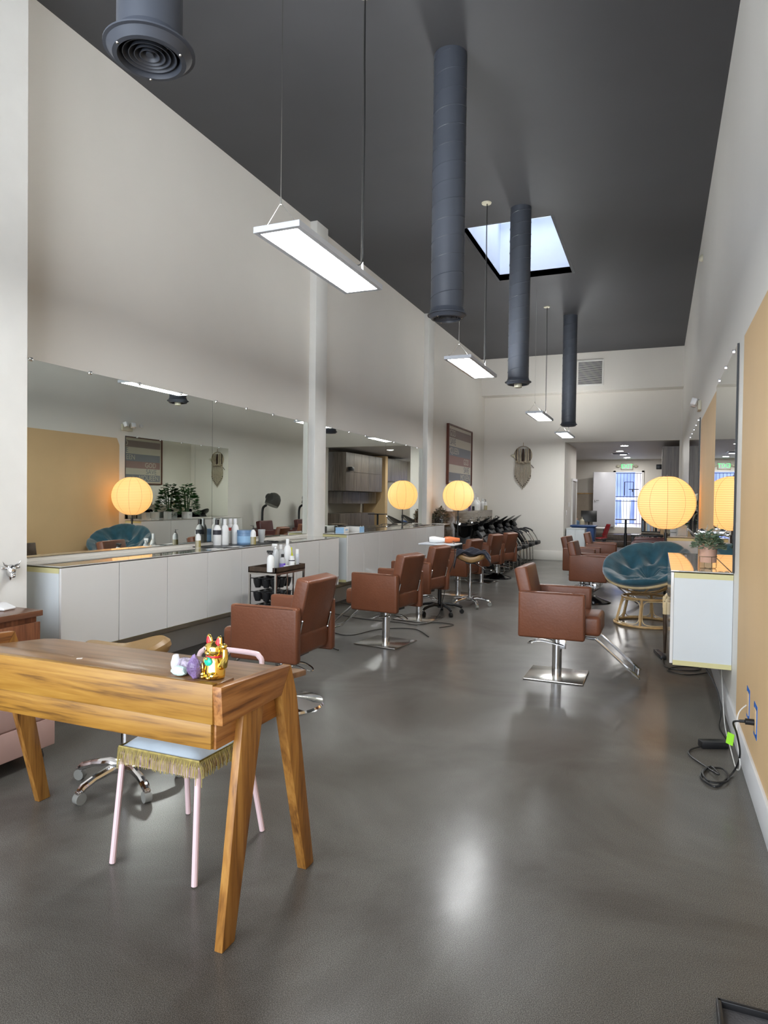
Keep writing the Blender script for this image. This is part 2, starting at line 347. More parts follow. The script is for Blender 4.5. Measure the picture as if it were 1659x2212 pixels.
def floor_mat():
    m, t, b = new('polished_concrete')
    tc = t.nodes.new('ShaderNodeTexCoord')
    n = t.nodes.new('ShaderNodeTexNoise'); n.inputs['Scale'].default_value = 0.9; n.inputs['Detail'].default_value = 7; n.inputs['Roughness'].default_value = 0.6; n.inputs['Distortion'].default_value = 0.6
    t.links.new(tc.outputs['Object'], n.inputs['Vector'])
    r = t.nodes.new('ShaderNodeValToRGB'); e = r.color_ramp.elements
    e[0].position = 0.32; e[0].color = (0.050, 0.044, 0.037, 1); e[1].position = 0.68; e[1].color = (0.108, 0.104, 0.092, 1)
    t.links.new(n.outputs['Fac'], r.inputs[0])
    # aggregate speckle
    n2 = t.nodes.new('ShaderNodeTexNoise'); n2.inputs['Scale'].default_value = 330; n2.inputs['Detail'].default_value = 2
    t.links.new(tc.outputs['Object'], n2.inputs['Vector'])
    r2 = t.nodes.new('ShaderNodeValToRGB'); r2.color_ramp.elements[0].position = 0.40; r2.color_ramp.elements[0].color = (0.70, 0.70, 0.70, 1)
    r2.color_ramp.elements[1].position = 0.68; r2.color_ramp.elements[1].color = (2.9, 2.9, 2.95, 1)
    t.links.new(n2.outputs['Fac'], r2.inputs[0])
    mx = t.nodes.new('ShaderNodeMix'); mx.data_type = 'RGBA'; mx.blend_type = 'MULTIPLY'; mx.inputs[0].default_value = 0.75
    t.links.new(r.outputs[0], mx.inputs[6]); t.links.new(r2.outputs[0], mx.inputs[7]); t.links.new(mx.outputs[2], b.inputs['Base Color'])
    n3 = t.nodes.new('ShaderNodeTexNoise'); n3.inputs['Scale'].default_value = 1.3; n3.inputs['Detail'].default_value = 5
    t.links.new(tc.outputs['Object'], n3.inputs['Vector'])
    mr = t.nodes.new('ShaderNodeMapRange'); mr.inputs['From Min'].default_value = 0.3; mr.inputs['From Max'].default_value = 0.7
    mr.inputs['To Min'].default_value = 0.16; mr.inputs['To Max'].default_value = 0.262
    t.links.new(n3.outputs['Fac'], mr.inputs['Value']); t.links.new(mr.outputs[0], b.inputs['Coat Roughness'])
    b.inputs['Roughness'].default_value = .42; b.inputs['Coat Weight'].default_value = .42; b.inputs['Coat IOR'].default_value = 1.5
    bp = t.nodes.new('ShaderNodeBump'); bp.inputs['Strength'].default_value = 0.06; bp.inputs['Distance'].default_value = 0.003
    t.links.new(n2.outputs['Fac'], bp.inputs['Height']); t.links.new(bp.outputs[0], b.inputs['Normal'])
    b.inputs['Specular IOR Level'].default_value = 0.10
    return m
M['floor'] = floor_mat()

# ------------------------------------------------------------------ the setting
XL, XR, ZC, YB = -4.35, 0.48, 5.18, 17.5
YF = -1.6
b = MB(); b.box((-2.2, 12.5, -0.05), (9, 29, 0.1)); struct(b.build('floor', M['floor']))
# ceiling with skylight opening (x -2.59..-1.38, y 8.78..11.05)
SX0, SX1, SY0, SY1 = -2.53, -1.36, 8.8, 11.08
b = MB()
for (x0, x1, y0, y1) in ((XL - .3, SX0, YF, YB + .3), (SX1, XR + .3, YF, YB + .3), (SX0, SX1, YF, SY0), (SX0, SX1, SY1, YB + .3)):
    b.box(((x0 + x1) / 2, (y0 + y1) / 2, ZC + 0.05), (x1 - x0, y1 - y0, 0.1))
struct(b.build('ceiling', M['ceil']))
w1 = bpy.data.objects.new('window_1', None); COL.objects.link(w1); struct(w1)
b = MB()
h = 0.95
for (c, d) in (((SX0 - .02, (SY0 + SY1) / 2, ZC + h / 2), (.04, SY1 - SY0, h)), ((SX1 + .02, (SY0 + SY1) / 2, ZC + h / 2), (.04, SY1 - SY0, h)),
               (((SX0 + SX1) / 2, SY0 - .02, ZC + h / 2), (SX1 - SX0 + .08, .04, h)), (((SX0 + SX1) / 2, SY1 + .02, ZC + h / 2), (SX1 - SX0 + .08, .04, h))):
    b.box(c, d)
b.build('shaft', mat('shaft_paint', (0.74, 0.79, 0.88), 0.6, var=0.05, vs=2, bump=0.1, bs=12), w1)
b = MB(); b.box(((SX0 + SX1) / 2, (SY0 + SY1) / 2, ZC + h + .02), (SX1 - SX0, SY1 - SY0, .02)); b.build('diffuser', M['skydiff'], w1)
b = MB(); b.box((XL - .1, (YF + YB) / 2, 2.6), (.2, YB - YF + .4, 5.3)); struct(b.build('wall_left', M['wall']))
# right wall, with its painted tan panels
b = MB(); b.box((XR + .1, (YF + 17.6) / 2, 2.6), (.2, 17.6 - YF, 5.3))
for (y0, y1) in ((-1.0, 4.76), (7.0, 9.45)):
    b.mi = 1; r = 0.12 if y0 > 5 else 0.0
    z1 = 2.56
    pts = [(XR, y0, 0.17), (XR, y1, 0.17), (XR, y1, z1 - r), (XR, y1 - r * .5, z1), (XR, y0, z1)] if r else [(XR, y0, 0.17), (XR, y1, 0.17), (XR, y1, z1), (XR, y0, z1)]
    b.prism(pts, (-.003, 0, 0))
b.mi = 0
struct(b.build('wall_right', [M['wall_r'], M['tan']]))
# back wall with the opening x -2.25..0.44, z<3.03
OX0, OX1, OZ = -2.245, 0.43, 3.02
b = MB(); b.box(((XL + OX0) / 2, YB + .1, 2.6), (OX0 - XL, .2, 5.3)); b.box(((OX0 + XR + .2) / 2, YB + .1, (OZ + 5.25) / 2), (XR + .2 - OX0, .2, 5.25 - OZ))
b.box(((OX1 + XR + .2) / 2, YB + .1, OZ / 2), (XR + .2 - OX1, .2, OZ)); struct(b.build('wall_back', M['wall']))
b = MB(); b.box(((XL + XR) / 2, YB - .2, (4.235 + 5.2) / 2), (XR - XL, .4, .965)); struct(b.build('trim_3', M['wall']))
# front wall with the storefront window behind the photographer
b = MB(); b.box((-1.9, YF - .1, 5.05), (5.2, .2, .3)); b.box((-1.9, YF - .1, .08), (5.2, .2, .16)); b.box((XL - .02, YF - .1, 2.6), (.3, .2, 5.2)); b.box((XR + .02, YF - .1, 2.6), (.2, .2, 5.2))
struct(b.build('wall_front', M['wall']))
w2 = bpy.data.objects.new('window_2', None); COL.objects.link(w2); struct(w2)
b = MB()
for x in (-4.15, -3.0, -1.9, -0.8, .35): b.box((x, YF - .05, 2.53), (.06, .08, 4.75))
for z in (.18, 2.6, 4.88): b.box((-1.9, YF - .05, z), (4.5, .08, .06))
b.build('window_frame', M['black'], w2)
# pier on the left, near
b = MB(); b.box((-4.165, .83, 2.6), (.37, 4.88, 5.2)); struct(b.build('trim_4', M['trim']))
# columns on the left wall
for k, (y0, y1) in enumerate(((7.86, 8.18), (12.52, 12.86))):
    b = MB(); b.box(((XL - 4.25) / 2, (y0 + y1) / 2, 2.6), (abs(XL + 4.25), y1 - y0, 5.2), bevel=.004); struct(b.build('trim_%d' % (k + 1), M['trim']))
b = MB()
for (y0, y1) in ((3.28, 7.86), (8.18, 12.52), (12.86, 17.5)): b.box((XL + .02, (y0 + y1) / 2, .1), (.04, y1 - y0, .20), bevel=.006)
struct(b.build('baseboard_left', M['base']))
b = MB(); b.box((XR - .009, (YF + YB) / 2, .085), (.018, YB - YF, .17), bevel=.004); struct(b.build('baseboard_right', M['base']))
b = MB(); b.box(((XL + OX0) / 2, YB - .01, .12), (OX0 - XL, .02, .24), bevel=.004); struct(b.build('baseboard_back', M['wall']))
# back room
YE = 25.5
b = MB(); b.box((-2.6, (YB + YE) / 2 + .1, 3.1), (7.6, YE - YB - .1, .1)); struct(b.build('ceiling_back_room', M['ceil2']))
b = MB(); b.box((OX0 - .1, YB + .2 + 1.2, 1.55), (.2, 2.3, 3.1)); b.box((OX0 + .004, 19.45, 1.03), (.01, .85, 2.08)); struct(b.build('wall_back_left', M['wall']))
b = MB(); b.box((-3.6, 20.1, 1.55), (2.5, .1, 3.1)); b.box((-4.8, 22.8, 1.55), (.1, 5.5, 3.1)); struct(b.build('wall_far_left', M['wall']))
b = MB(); b.box((1.0, 21.4, 1.55), (.2, 8.2, 3.1)); struct(b.build('wall_far_right', M['wall']))
DX0, DX1, DZ0, DZ1 = -1.47, -.58, .62, 2.60
b = MB(); b.box(((-4.9 + DX0) / 2, YE + .08, 1.55), (DX0 + 4.9, .16, 3.1)); b.box(((DX1 + 1.1) / 2, YE + .08, 1.55), (1.1 - DX1, .16, 3.1))
b.box(((DX0 + DX1) / 2, YE + .08, (DZ1 + 3.1) / 2), (DX1 - DX0, .16, 3.1 - DZ1)); b.box(((DX0 + DX1) / 2, YE + .08, DZ0 / 2), (DX1 - DX0, .16, DZ0)); struct(b.build('wall_far', M['wall']))
d1 = bpy.data.objects.new('door_1', None); COL.objects.link(d1); struct(d1)
b = MB(); b.box((0, 0, 0), (.80, .045, 1.96), bevel=.004)
o = b.build('door_leaf', M['doorp'], d1); o.location = (DX0 - .37, YE - .28, (DZ0 + DZ1) / 2); o.rotation_euler = (0, 0, R_(25))
h_ = MB(); h_.cyl((-.33, -.02, -.04), (-.33, -.07, -.04), .022, n=12); h_.tube([(-.33, -.065, -.04), (-.20, -.065, -.04)], .010); h_.build('door_handle', M['chrome'], o)
b = MB()
for x in (DX0 - .03, DX1 + .03): b.box((x, YE - .02, (DZ0 + DZ1) / 2), (.07, .05, DZ1 - DZ0 + .1))
b.box(((DX0 + DX1) / 2, YE - .02, DZ1 + .03), (DX1 - DX0 + .13, .05, .07)); b.build('door_frame', M['trim'], d1)
g = MB(); gy = YE + .12
for i in range(8):
    x = DX0 + (i + .5) * (DX1 - DX0) / 8; g.cyl((x, gy, DZ0), (x, gy, DZ1 - .03), .007, n=6)
for z in (DZ1 - .04, 1.72, 1.56, .75): g.box(((DX0 + DX1) / 2, gy, z), (DX1 - DX0, .02, .022))
g.box((-1.16, gy - .01, 2.0), (.03, .03, .5)); g.box((-1.02, gy - .01, 2.25), (.3, .02, .02)); g.box((-.87, gy - .01, 2.0), (.02, .02, .5)); g.box((-.85, gy - .01, 1.98), (.34, .02, .03)); g.box((-.88, gy - .03, 1.93), (.06, .05, .08))
g.build('security_gate', M['black'], d1)
# doorway casing in back-left side wall
d2 = bpy.data.objects.new('door_2', None); COL.objects.link(d2); struct(d2)
b = MB(); b.box((OX0 + .02, 18.98, 1.04), (.05, .07, 2.1)); b.box((OX0 + .02, 19.92, 1.04), (.05, .07, 2.1)); b.box((OX0 + .02, 19.45, 2.12), (.06, 1.02, .07)); b.build('door_frame', M['trim'], d2)
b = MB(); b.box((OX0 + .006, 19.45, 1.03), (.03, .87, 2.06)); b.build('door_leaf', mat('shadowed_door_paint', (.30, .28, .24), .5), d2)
# alley outside the far door
b = MB(); b.box((-1.2, 29.5, 2.5), (8, .2, 6)); tag(b.build('alley_building', M['extblue']), 'blue alley building seen through the barred far door', 'building')
b = MB(); b.box((-.55, 28.6, 2.5), (.7, .5, 6)); tag(b.build('alley_pillar', M['extpink']), 'pale pink stucco pillar outside the barred door', 'pillar')
b = MB(); b.box((-1.2, 27.6, .5), (8, 3.9, .12)); tag(b.build('alley_ground', M['extwhite']), 'sunlit white alley ground beyond the far door', 'ground')
b = MB(); b.box((-1.2, 27.9, 1.1), (.34, .3, 1.0), taper=.8); b.box((-1.2, 27.9, 1.66), (.7, .6, .09)); b.box((-1.2, 27.9, .62), (.6, .5, .12)); tag(b.build('alley_pedestal', M['extwhite']), 'bright white pedestal standing in the alley', 'pedestal')
area('alley_daylight', (-1.2, 26.6, 6.5), (R_(22), 0, 0), 5.0, 1.6, 120, (0.95, 0.97, 1.0))

# ------------------------------------------------------------------ mirrors
def wall_mirror(x, y0, y1, z0, z1, label, seams=(), side=1, black_edge=False):
    t = thing('wall_mirror', label, 'mirror', (x, (y0 + y1) / 2, z0))
    ys = [y0] + list(seams) + [y1]; cy = (y0 + y1) / 2
    for a, c in zip(ys[:-1], ys[1:]):
        b = MB(); b.box((side * .004, (a + c) / 2 - cy, (z1 - z0) / 2), (.006, c - a - .004, z1 - z0)); b.build('mirror_pane', M['mirror'], t)
    b = MB(); b.box((side * -.0, 0, (z1 - z0) / 2), (.004, y1 - y0 + .004, z1 - z0 + .004)); 
    if black_edge: b.box((side * .004, -(y1 - y0) / 2 - .003, (z1 - z0) / 2), (.012, .006, z1 - z0))
    b.build('backing', M['black'], t)
    n = int((y1 - y0) / .55)
    for i in range(n):
        yy = -(y1 - y0) / 2 + (i + .45) * (y1 - y0) / n
        b = MB(); b.box((side * .008, yy, z1 - z0), (.016, .03, .026), bevel=.003); b.build('mirror_clip', M['chrome'], t)
    return t
wall_mirror(XL + .004, 3.34, 7.83, 1.035, 2.51, 'long wall mirror above the nearest white counter on the left', (5.78,))
wall_mirror(XL + .004, 8.21, 12.49, 1.035, 2.51, 'long wall mirror above the white counter between the two columns', (10.57,))
wall_mirror(XR - .004, 5.06, 6.87, 1.035, 2.58, 'tall wall mirror above the near right cabinet behind the potted plant', (), -1, True)
wall_mirror(XR - .004, 9.6, 12.78, 1.08, 2.62, 'far wall mirror on the right wall beyond the paper lantern', (11.6,), -1, True)

# ------------------------------------------------------------------ wall-hung cabinets and counters
def counter_run(xf, xw, y0, y1, zb, zt, doors, labels, toplabel, group, side):
    """side=+1: front faces +x (left wall)"""
    n = len(labels); L = (y1 - y0) / n; t = []
    for i in range(n):
        a = y0 + i * L; c = thing('wall_cabinet', labels[i], 'cabinet', (xw, a + L / 2, zb), 0, group)
        d = abs(xf - xw) - .024
        b = MB(); b.box((side * d / 2, 0, (zt - zb - .035) / 2 + .006), (d, L - .004, zt - zb - .045)); b.build('carcass', M['lam'], c)
        b = MB(); b.box((side * d / 2, 0, zt - zb - .026), (d, L - .002, .036)); b.build('edge_band', M['edge'], c); b = MB(); b.box((side * d / 2, 0, .006), (d, L - .002, .034)); b.build('edge_band', M['edge'], c)
        k = doors
        for j in range(k):
            w = L / k; b = MB(); b.box((side * (d + .011), -L / 2 + (j + .5) * w, (zt - zb) / 2 - .004), (.02, w - .007, zt - zb - .006), bevel=.0015, seg=1); b.build('door', M['gloss'], c)
        t.append(c)
    b = MB(); b.box(((xf + xw) / 2 , (y0 + y1) / 2, zt + .004), (abs(xf - xw) - .002, y1 - y0, .008), bevel=.001, seg=1)
    tag(b.build('glass_countertop', M['glasstop']), toplabel, 'countertop')
    return t
XCF = -3.87
counter_run(XCF, XL, 3.455, 7.86, .378, .993, 2,
            ['white gloss wall cabinet nearest the front, beside the entrance pier', 'white gloss wall cabinet under the left mirror, second from the pier',
             'white gloss wall cabinet behind the rolling trolley', 'white gloss wall cabinet ending at the first column'],
            'grey glass countertop along the nearest left mirror', 'white cabinets of the near left counter', 1)
counter_run(XCF, XL, 8.12, 12.5, .385, 1.022, 2,
            ['white gloss wall cabinet just past the first column', 'white gloss wall cabinet behind the second brown chair', 'white gloss wall cabinet behind the hair dryer tray', 'white gloss wall cabinet ending at the second column'],
            'grey glass countertop under the second left mirror', 'white cabinets of the far left counter', 1)
counter_run(.085, XR - .002, 5.10, 6.9, .375, 1.022, 2, ['white gloss wall cabinet on the right holding the potted plant'], 'glass top of the near right cabinet, reflecting the lantern', None, -1)
counter_run(.085, XR - .002, 9.6, 12.8, .385, 1.05, 2, ['white gloss cabinet on the right wall behind the lantern', 'white gloss cabinet at the far end of the right wall'], 'glass top of the far right cabinet', 'cabinets of the far right counter', -1)

# ------------------------------------------------------------------ ceiling ducts
def duct(x, y, z0, r, rf, label, bands=True):
    t = thing('ceiling_duct', label, 'duct', (x, y, z0))
    b = MB(); n = 26
    H = ZC - z0
    b.lathe([(r - .006, .03), (r, .03), (r, H), (r - .006, H)], n=40)
    b.build('duct_tube', M['duct'], t)
    if bands:
        b = MB(); pts = []; turns = H / .155; m = int(turns * 24)
        for i in range(m + 1):
            a = i / 24 * 2 * math.pi; pts.append(((r + .001) * math.cos(a), (r + .001) * math.sin(a), .05 + i / m * (H - .08)))
        b.tube(pts, .0035, 5); b.build('spiral_seam', M['duct'], t)
    b = MB(); b.lathe([(r + .002, .05), (r + .012, .02), (rf, .006), (rf, 0), (rf - .012, -.002), (rf * .80, -.028), (rf * .70, -.03), (rf * .66, -.01), (rf * .66, .03)], n=48); b.build('flange', M['duct'], t)
    b = MB(); b.lathe([(0, .07), (r - .01, .07)], n=32); b.build('duct_interior', M['duct_hole'], t)
    for k, q in enumerate((.55, .42, .30, .18)):
        rr = rf * q; b = MB(); b.lathe([(rr - .03 * rf / .2, .035), (rr + .004, -.018), (rr + .007, -.018), (rr - .022 * rf / .2, .037)], n=40); b.build('diffuser_ring', M['duct'], t)
    b = MB(); b.lathe([(0, -.012), (rf * .08, -.014), (rf * .09, 0), (0, .02)], n=20)
    for a in (20, 140, 260): b.tube([(0, 0, .012), (rf * .68 * math.cos(R_(a)), rf * .68 * math.sin(R_(a)), .012)], .004, 5)
    b.build('diffuser_hub', M['duct'], t)
    for a in (-110, 10, 130):
        b = MB(); b.ball((rf * .76 * math.cos(R_(a)), rf * .76 * math.sin(R_(a)), -.028), .006, 8); b.build('screw', M['steel'], t)
    return t
duct(-1.80, 2.0, 3.17, .118, .165, 'grey ceiling duct nearest the camera with a round ringed diffuser', False)
duct(-1.665, 5.36, 3.04, .137, .163, 'long dark ceiling duct with spiral seams above the first styling chairs')
duct(-1.675, 8.45, 3.0, .130, .165, 'dark ceiling duct in front of the skylight')
duct(-1.69, 13.65, 3.03, .137, .165, 'farthest dark ceiling duct, near the wall grille')
b = MB(); b.lathe([(0, -.07), (.045, -.065), (.05, -.03), (.05, 0)], (-1.675, 8.45, 3.0), n=20); tag(b.build('smoke_detector', M['cream']), 'cream smoke detector fixed under the duct by the skylight', 'detector')

# ------------------------------------------------------------------ suspended LED panels
def pendant(x, y, z, label, cord=.003):
    t = thing('pendant_panel_light', label, 'ceiling light', (x, y, z), 0, 'suspended panel lights')
    b = MB(); b.box((0, 0, .019), (.305, 1.22, .030), bevel=.002, seg=1)
    for (c, d) in (((-.137, 0, .0015), (.031, 1.22, .007)), ((.137, 0, .0015), (.031, 1.22, .007)), ((0, -.595, .0015), (.25, .031, .007)), ((0, .595, .0015), (.25, .031, .007))): b.box(c, d)
    b.build('frame', M['ltgrey'], t)
    b = MB(); b.box((0, 0, .0015), (.243, 1.158, .005)); b.build('light_diffuser', M['panel'], t)
    b = MB(); b.box((0, .30, .0365), (.20, .45, .004)); b.box((0, -.32, .0365), (.20, .40, .004)); b.build('added_uplight', M['fill_uplight'], t)  # unseen emitters added on the panel's top to lift ceiling and upper walls
    b = MB(); b.box((.02, 0, .06), (.10, .22, .05), bevel=.006); b.build('driver_box', M['ltgrey'], t)
    for s in (-1, 1):
        yy = s * .56; b = MB()
        for q in (-1, 1):
            b.tube([(q * .11, yy, .03), (0, yy, .17)], .0016, 5); b.cyl((q * .11, yy, .03), (q * .11, yy, .055), .006, n=8)
        b.tube([(0, yy, .17), (0, yy, ZC - z)], .0018, 5); b.cyl((0, yy, .16), (0, yy, .20), .006, n=8); b.build('suspension_cable', M['steel'], t)
    b = MB(); b.tube(smooth([(.05, .10, .085), (.03, .35, .11), (.015, .54, .19), (.012, .56, .35), (.012, .56, .6), (.012 + cord, .56, 1.2), (.009, .56, 1.7), (.008, .56, ZC - z)]), .005, 6); b.build('power_cord', M['cable'], t)
    b = MB(); b.lathe([(0, -.012), (.055, -.012), (.062, 0), (.062, .002)], (0, .56, ZC - z - .002), n=24); b.build('canopy', M['cream'], t)
    b = MB(); b.cyl((.012, .56, .09), (.012, .56, .20), .011, .005, n=10); b.build('cable_grip', M['white'], t)
    return t
pendant(-2.05, 3.91, 3.035, 'nearest white LED panel light hanging over the left counter')
pendant(-2.04, 7.58, 3.035, 'second white LED panel light, between the first two long ducts')
pendant(-2.03, 12.3, 3.035, 'third white LED panel light, hanging before the far duct')
pendant(-2.04, 15.85, 3.035, 'smallest and farthest white LED panel light under the last duct')

# ------------------------------------------------------------------ salon styling chairs (face +x at rotation 0)
def styling_chair(label):
    t = thing('styling_chair', label, 'chair', (0, 0, 0), 0, 'brown styling chairs')
    for s in (1, -1):
        b = MB(); b.box((-.015, s * .262, .56), (.54, .07, .385), bevel=.02, seg=3); p = b.build('arm_panel', M['leather'], t)
        e = MB(); q = []
        for (x, z) in ((-.27, .385), (-.27, .738), (.24, .738), (.24, .385)): q.append((x, s * .2975, z))
        e.tube([(-.262, s * .292, .39), (-.268, s * .292, .70), (-.25, s * .292, .744), (.21, s * .292, .744), (.24, s * .292, .72), (.247, s * .292, .39)], .0038, 6); e.build('piping', M['piping'], p)
    b = MB(); b.box((.055, 0, .487), (.635, .446, .165), bevel=.035, seg=4); b.build('seat', M['leather'], t)
    b = MB(); b.box((-.232, 0, .705), (.11, .445, .49), Euler((0, R_(-13), 0)), bevel=.022, seg=3); p = b.build('backrest', M['leather'], t)
    e = MB()
    for s in (1, -1): e.tube([(-.235, s * .219, .475), (-.338, s * .219, .925)], .003, 5)
    e.build('piping', M['piping'], p)
    for s in (1, -1):
        b = MB(); b.tube([(-.258, s * .212, .55), (-.282, s * .212, .655)], .005, 6); b.ball((-.258, s * .212, .55), .008, 8); b.ball((-.282, s * .212, .655), .008, 8); b.build('back_hinge', M['chrome'], t)
    b = MB(); b.box((0, 0, .375), (.30, .26, .04), bevel=.005); b.build('seat_frame', M['black'], t)
    b = MB(); b.tube(smooth([(.14, -.15, .385), (.30, -.15, .375), (.36, -.15, .35), (.645, -.15, .105), (.66, -.13, .09), (.66, .13, .09), (.645, .15, .105), (.36, .15, .35), (.30, .15, .375), (.14, .15, .385)], 4), .0115, 8)
    b.tube([(.625, -.15, .125), (.625, .15, .125)], .006, 6); b.build('footrest', M['chrome'], t)
    b = MB(); b.cyl((0, 0, .01), (0, 0, .36), .041, n=28); b.build('column', M['chrome'], t)
    b = MB(); b.box((.05, -.035, .285), (.06, .018, .08), bevel=.004)
    b.tube(smooth([(.06, -.05, .27), (-.02, -.055, .285), (-.14, -.05, .30), (-.22, -.045, .275), (-.25, 0, .262), (-.22, .045, .275), (-.14, .05, .30), (-.02, .055, .285), (.06, .05, .27)], 4), .006, 7); b.build('pump_lever', M['chrome'], t)
    b = MB(); b.box((0, 0, .007), (.49, .49, .012), bevel=.005); b.build('base_plate', M['steel'], t)
    return t
CH = styling_chair('brown leather styling chair alone on the right, facing the potted plant')
place(CH, (-.79, 5.87, 0), 0)
def chair(x, y, deg, label, dz=0.0, base='plate'):
    c = copy_tree(CH); place(c, (x, y, 0), R_(deg), label)
    for ch in [q for q in COL.objects if q.parent == c]:
        k = ch.name.split('.')[0]
        if k not in ('column', 'base_plate'): ch.location.z += dz
        if k == 'base_plate' and base != 'plate': ch.data = BASES[base]
    return c
b = MB(); b.lathe([(0, .075), (.05, .07), (.09, .05), (.24, .028), (.30, .015), (.31, .0), (0, 0)], n=44); o1 = b.build('base_plate', M['chrome'])
b = MB(); b.lathe([(0, .10), (.06, .10), (.16, .055), (.28, .02), (.29, 0), (0, 0)], n=44); o2 = b.build('base_plate', M['blackg'])
BASES = {'disc': o1.data, 'dome': o2.data}; bpy.data.objects.remove(o1); bpy.data.objects.remove(o2)
chair(-2.53, 4.22, 180, 'largest brown styling chair, partly behind the wooden desk', 0, 'disc')
chair(-2.62, 6.45, 172, 'brown styling chair on a square steel plate behind the first left chair')
chair(-2.78, 7.95, 172, 'brown styling chair beside the black wheeled tray stand', -.01)
chair(-2.95, 10.3, 170, 'brown styling chair hidden behind the saddle stool with the jacket', -.05)
chair(-3.02, 12.1, 168, 'brown styling chair next to last in the left row', -.05)
chair(-2.90, 12.85, 165, 'brown styling chair last in the left row, before the wash basins', -.05, 'dome')
chair(-.92, 10.45, -3, 'reddish brown styling chair just left of the papasan chair', -.04, 'dome')
chair(-1.20, 11.95, -5, 'brown styling chair whose back peeks out behind the reddish one', -.04)
chair(-.98, 13.3, 2, 'farthest brown styling chair on the right side of the aisle', -.02)

# ------------------------------------------------------------------ wheeled stools and stands
def star(t, n, r, m_leg, m_wheel, hub=.10, rot=0, fat=.016):
    for k in range(n):
        a = 2 * math.pi * k / n + rot; c, s = math.cos(a), math.sin(a)
        b = MB(); b.tube([(c * q * r, s * q * r, z) for q, z in ((.06, hub), (.35, hub + .015), (.7, hub), (.93, hub - .02), (1.0, hub - .035))], [fat * 1.35, fat * 1.2, fat, fat * 1.1, fat * .95], 10); leg = b.build('base_leg', m_leg, t)
        w = MB(); px, py = c * r, s * r
        w.cyl((px - s * .011 * 1.6, py + c * .011 * 1.6, .028), (px + s * .011 * 1.6, py - c * .011 * 1.6, .028), .028, n=20); w.build('caster_wheel', m_wheel, leg)
        f = MB(); f.box((px, py, .052), (.030, .030, .028), Euler((0, 0, a)), bevel=.004); f.build('caster_fork', m_leg, leg)
def saddle_mesh(b, w, d, h, zc):
    n = 44; top = []; 
    def ring(sc, z):
        out = []
        for k in range(n):
            a = 2 * math.pi * k / n; r = 1 - .20 * max(0, math.cos(a)) ** 4 + .03 * math.cos(2 * a)
            x = r * sc * d / 2 * math.cos(a); y = r * sc * w / 2 * math.sin(a)
            lift = .085 * (abs(y) / (w / 2)) ** 1.6 * (1 - .35 * (abs(y) / (w / 2)) ** 4) * h / .1
            out.append(b.bm.verts.new((x, y, zc + z + lift)))
        return out
    R = [ring(.02, h * .34), ring(.5, h * .40), ring(.85, h * .42), ring(.97, h * .22), ring(1.0, 0), ring(.95, -h * .28), ring(.7, -h * .42), ring(.02, -h * .42)]
    for A, B in zip(R[:-1], R[1:]):
        for k in range(n): b.bm.faces.new((A[k], A[(k + 1) % n], B[(k + 1) % n], B[k]))
    b.bm.faces.new(R[0]); b.bm.faces.new(R[-1][::-1])
def saddle_stool(label, zc, loc, rz, r=.27):
    t = thing('saddle_stool', label, 'stool', loc, rz, 'tan saddle stools on chrome casters')
    b = MB(); saddle_mesh(b, .46, .36, .10, zc); b.build('seat', M['tanl'], t)
    b = MB(); b.cyl((0, 0, .09), (0, 0, .34), .025, n=20); b.cyl((0, 0, .34), (0, 0, zc - .03), .014, n=14); b.build('gas_column', M['chrome'], t)
    b = MB(); b.box((0, 0, zc - .045), (.16, .14, .02), bevel=.004); b.tube([(.04, .05, zc - .05), (.08, .14, zc - .09), (.12, .20, zc - .13)], .006, 6); b.build('lever_plate', M['black'], t)
    star(t, 5, r, M['chrome'], M['rubber'], .095, .3, .019)
    return t
saddle_stool('tan saddle stool standing behind the wooden desk', .665, (-2.54, 2.68, 0), R_(-43))
saddle_stool('tan saddle stool in the aisle with a dark jacket on its seat', .66, (-2.47, 9.25, 0), R_(-72), .28)
# jacket on the stool
b = MB(); n = 22; G = []
for i in range(n + 1):
    row = []
    for j in range(n + 1):
        u, v = i / n * 2 - 1, j / n * 2 - 1
        x, y = u * .30, v * .15
        z = .755 + .025 * math.sin(7 * u + 3 * v) + .02 * math.sin(11 * v - 4 * u) + .05 * math.exp(-((u + .1) ** 2 + v * v) * 3)
        if u < -.62: z -= (-.62 - u) * .50; x = -.62 * .30 + (u + .62) * .10
        if u > .75: z -= (u - .75) * .35
        row.append(b.bm.verts.new((x, y + .02 * math.sin(5 * u), z)))
    G.append(row)
for i in range(n):
    for j in range(n): b.bm.faces.new((G[i][j], G[i + 1][j], G[i + 1][j + 1], G[i][j + 1]))
o = b.build('draped_jacket', M['navy'], angle=80, fix=False); place(o, (-2.49, 9.27, 0), R_(14)); md = o.modifiers.new('s', 'SOLIDIFY'); md.thickness = .012
tag(o, 'crumpled dark navy jacket draped over the aisle saddle stool', 'jacket')
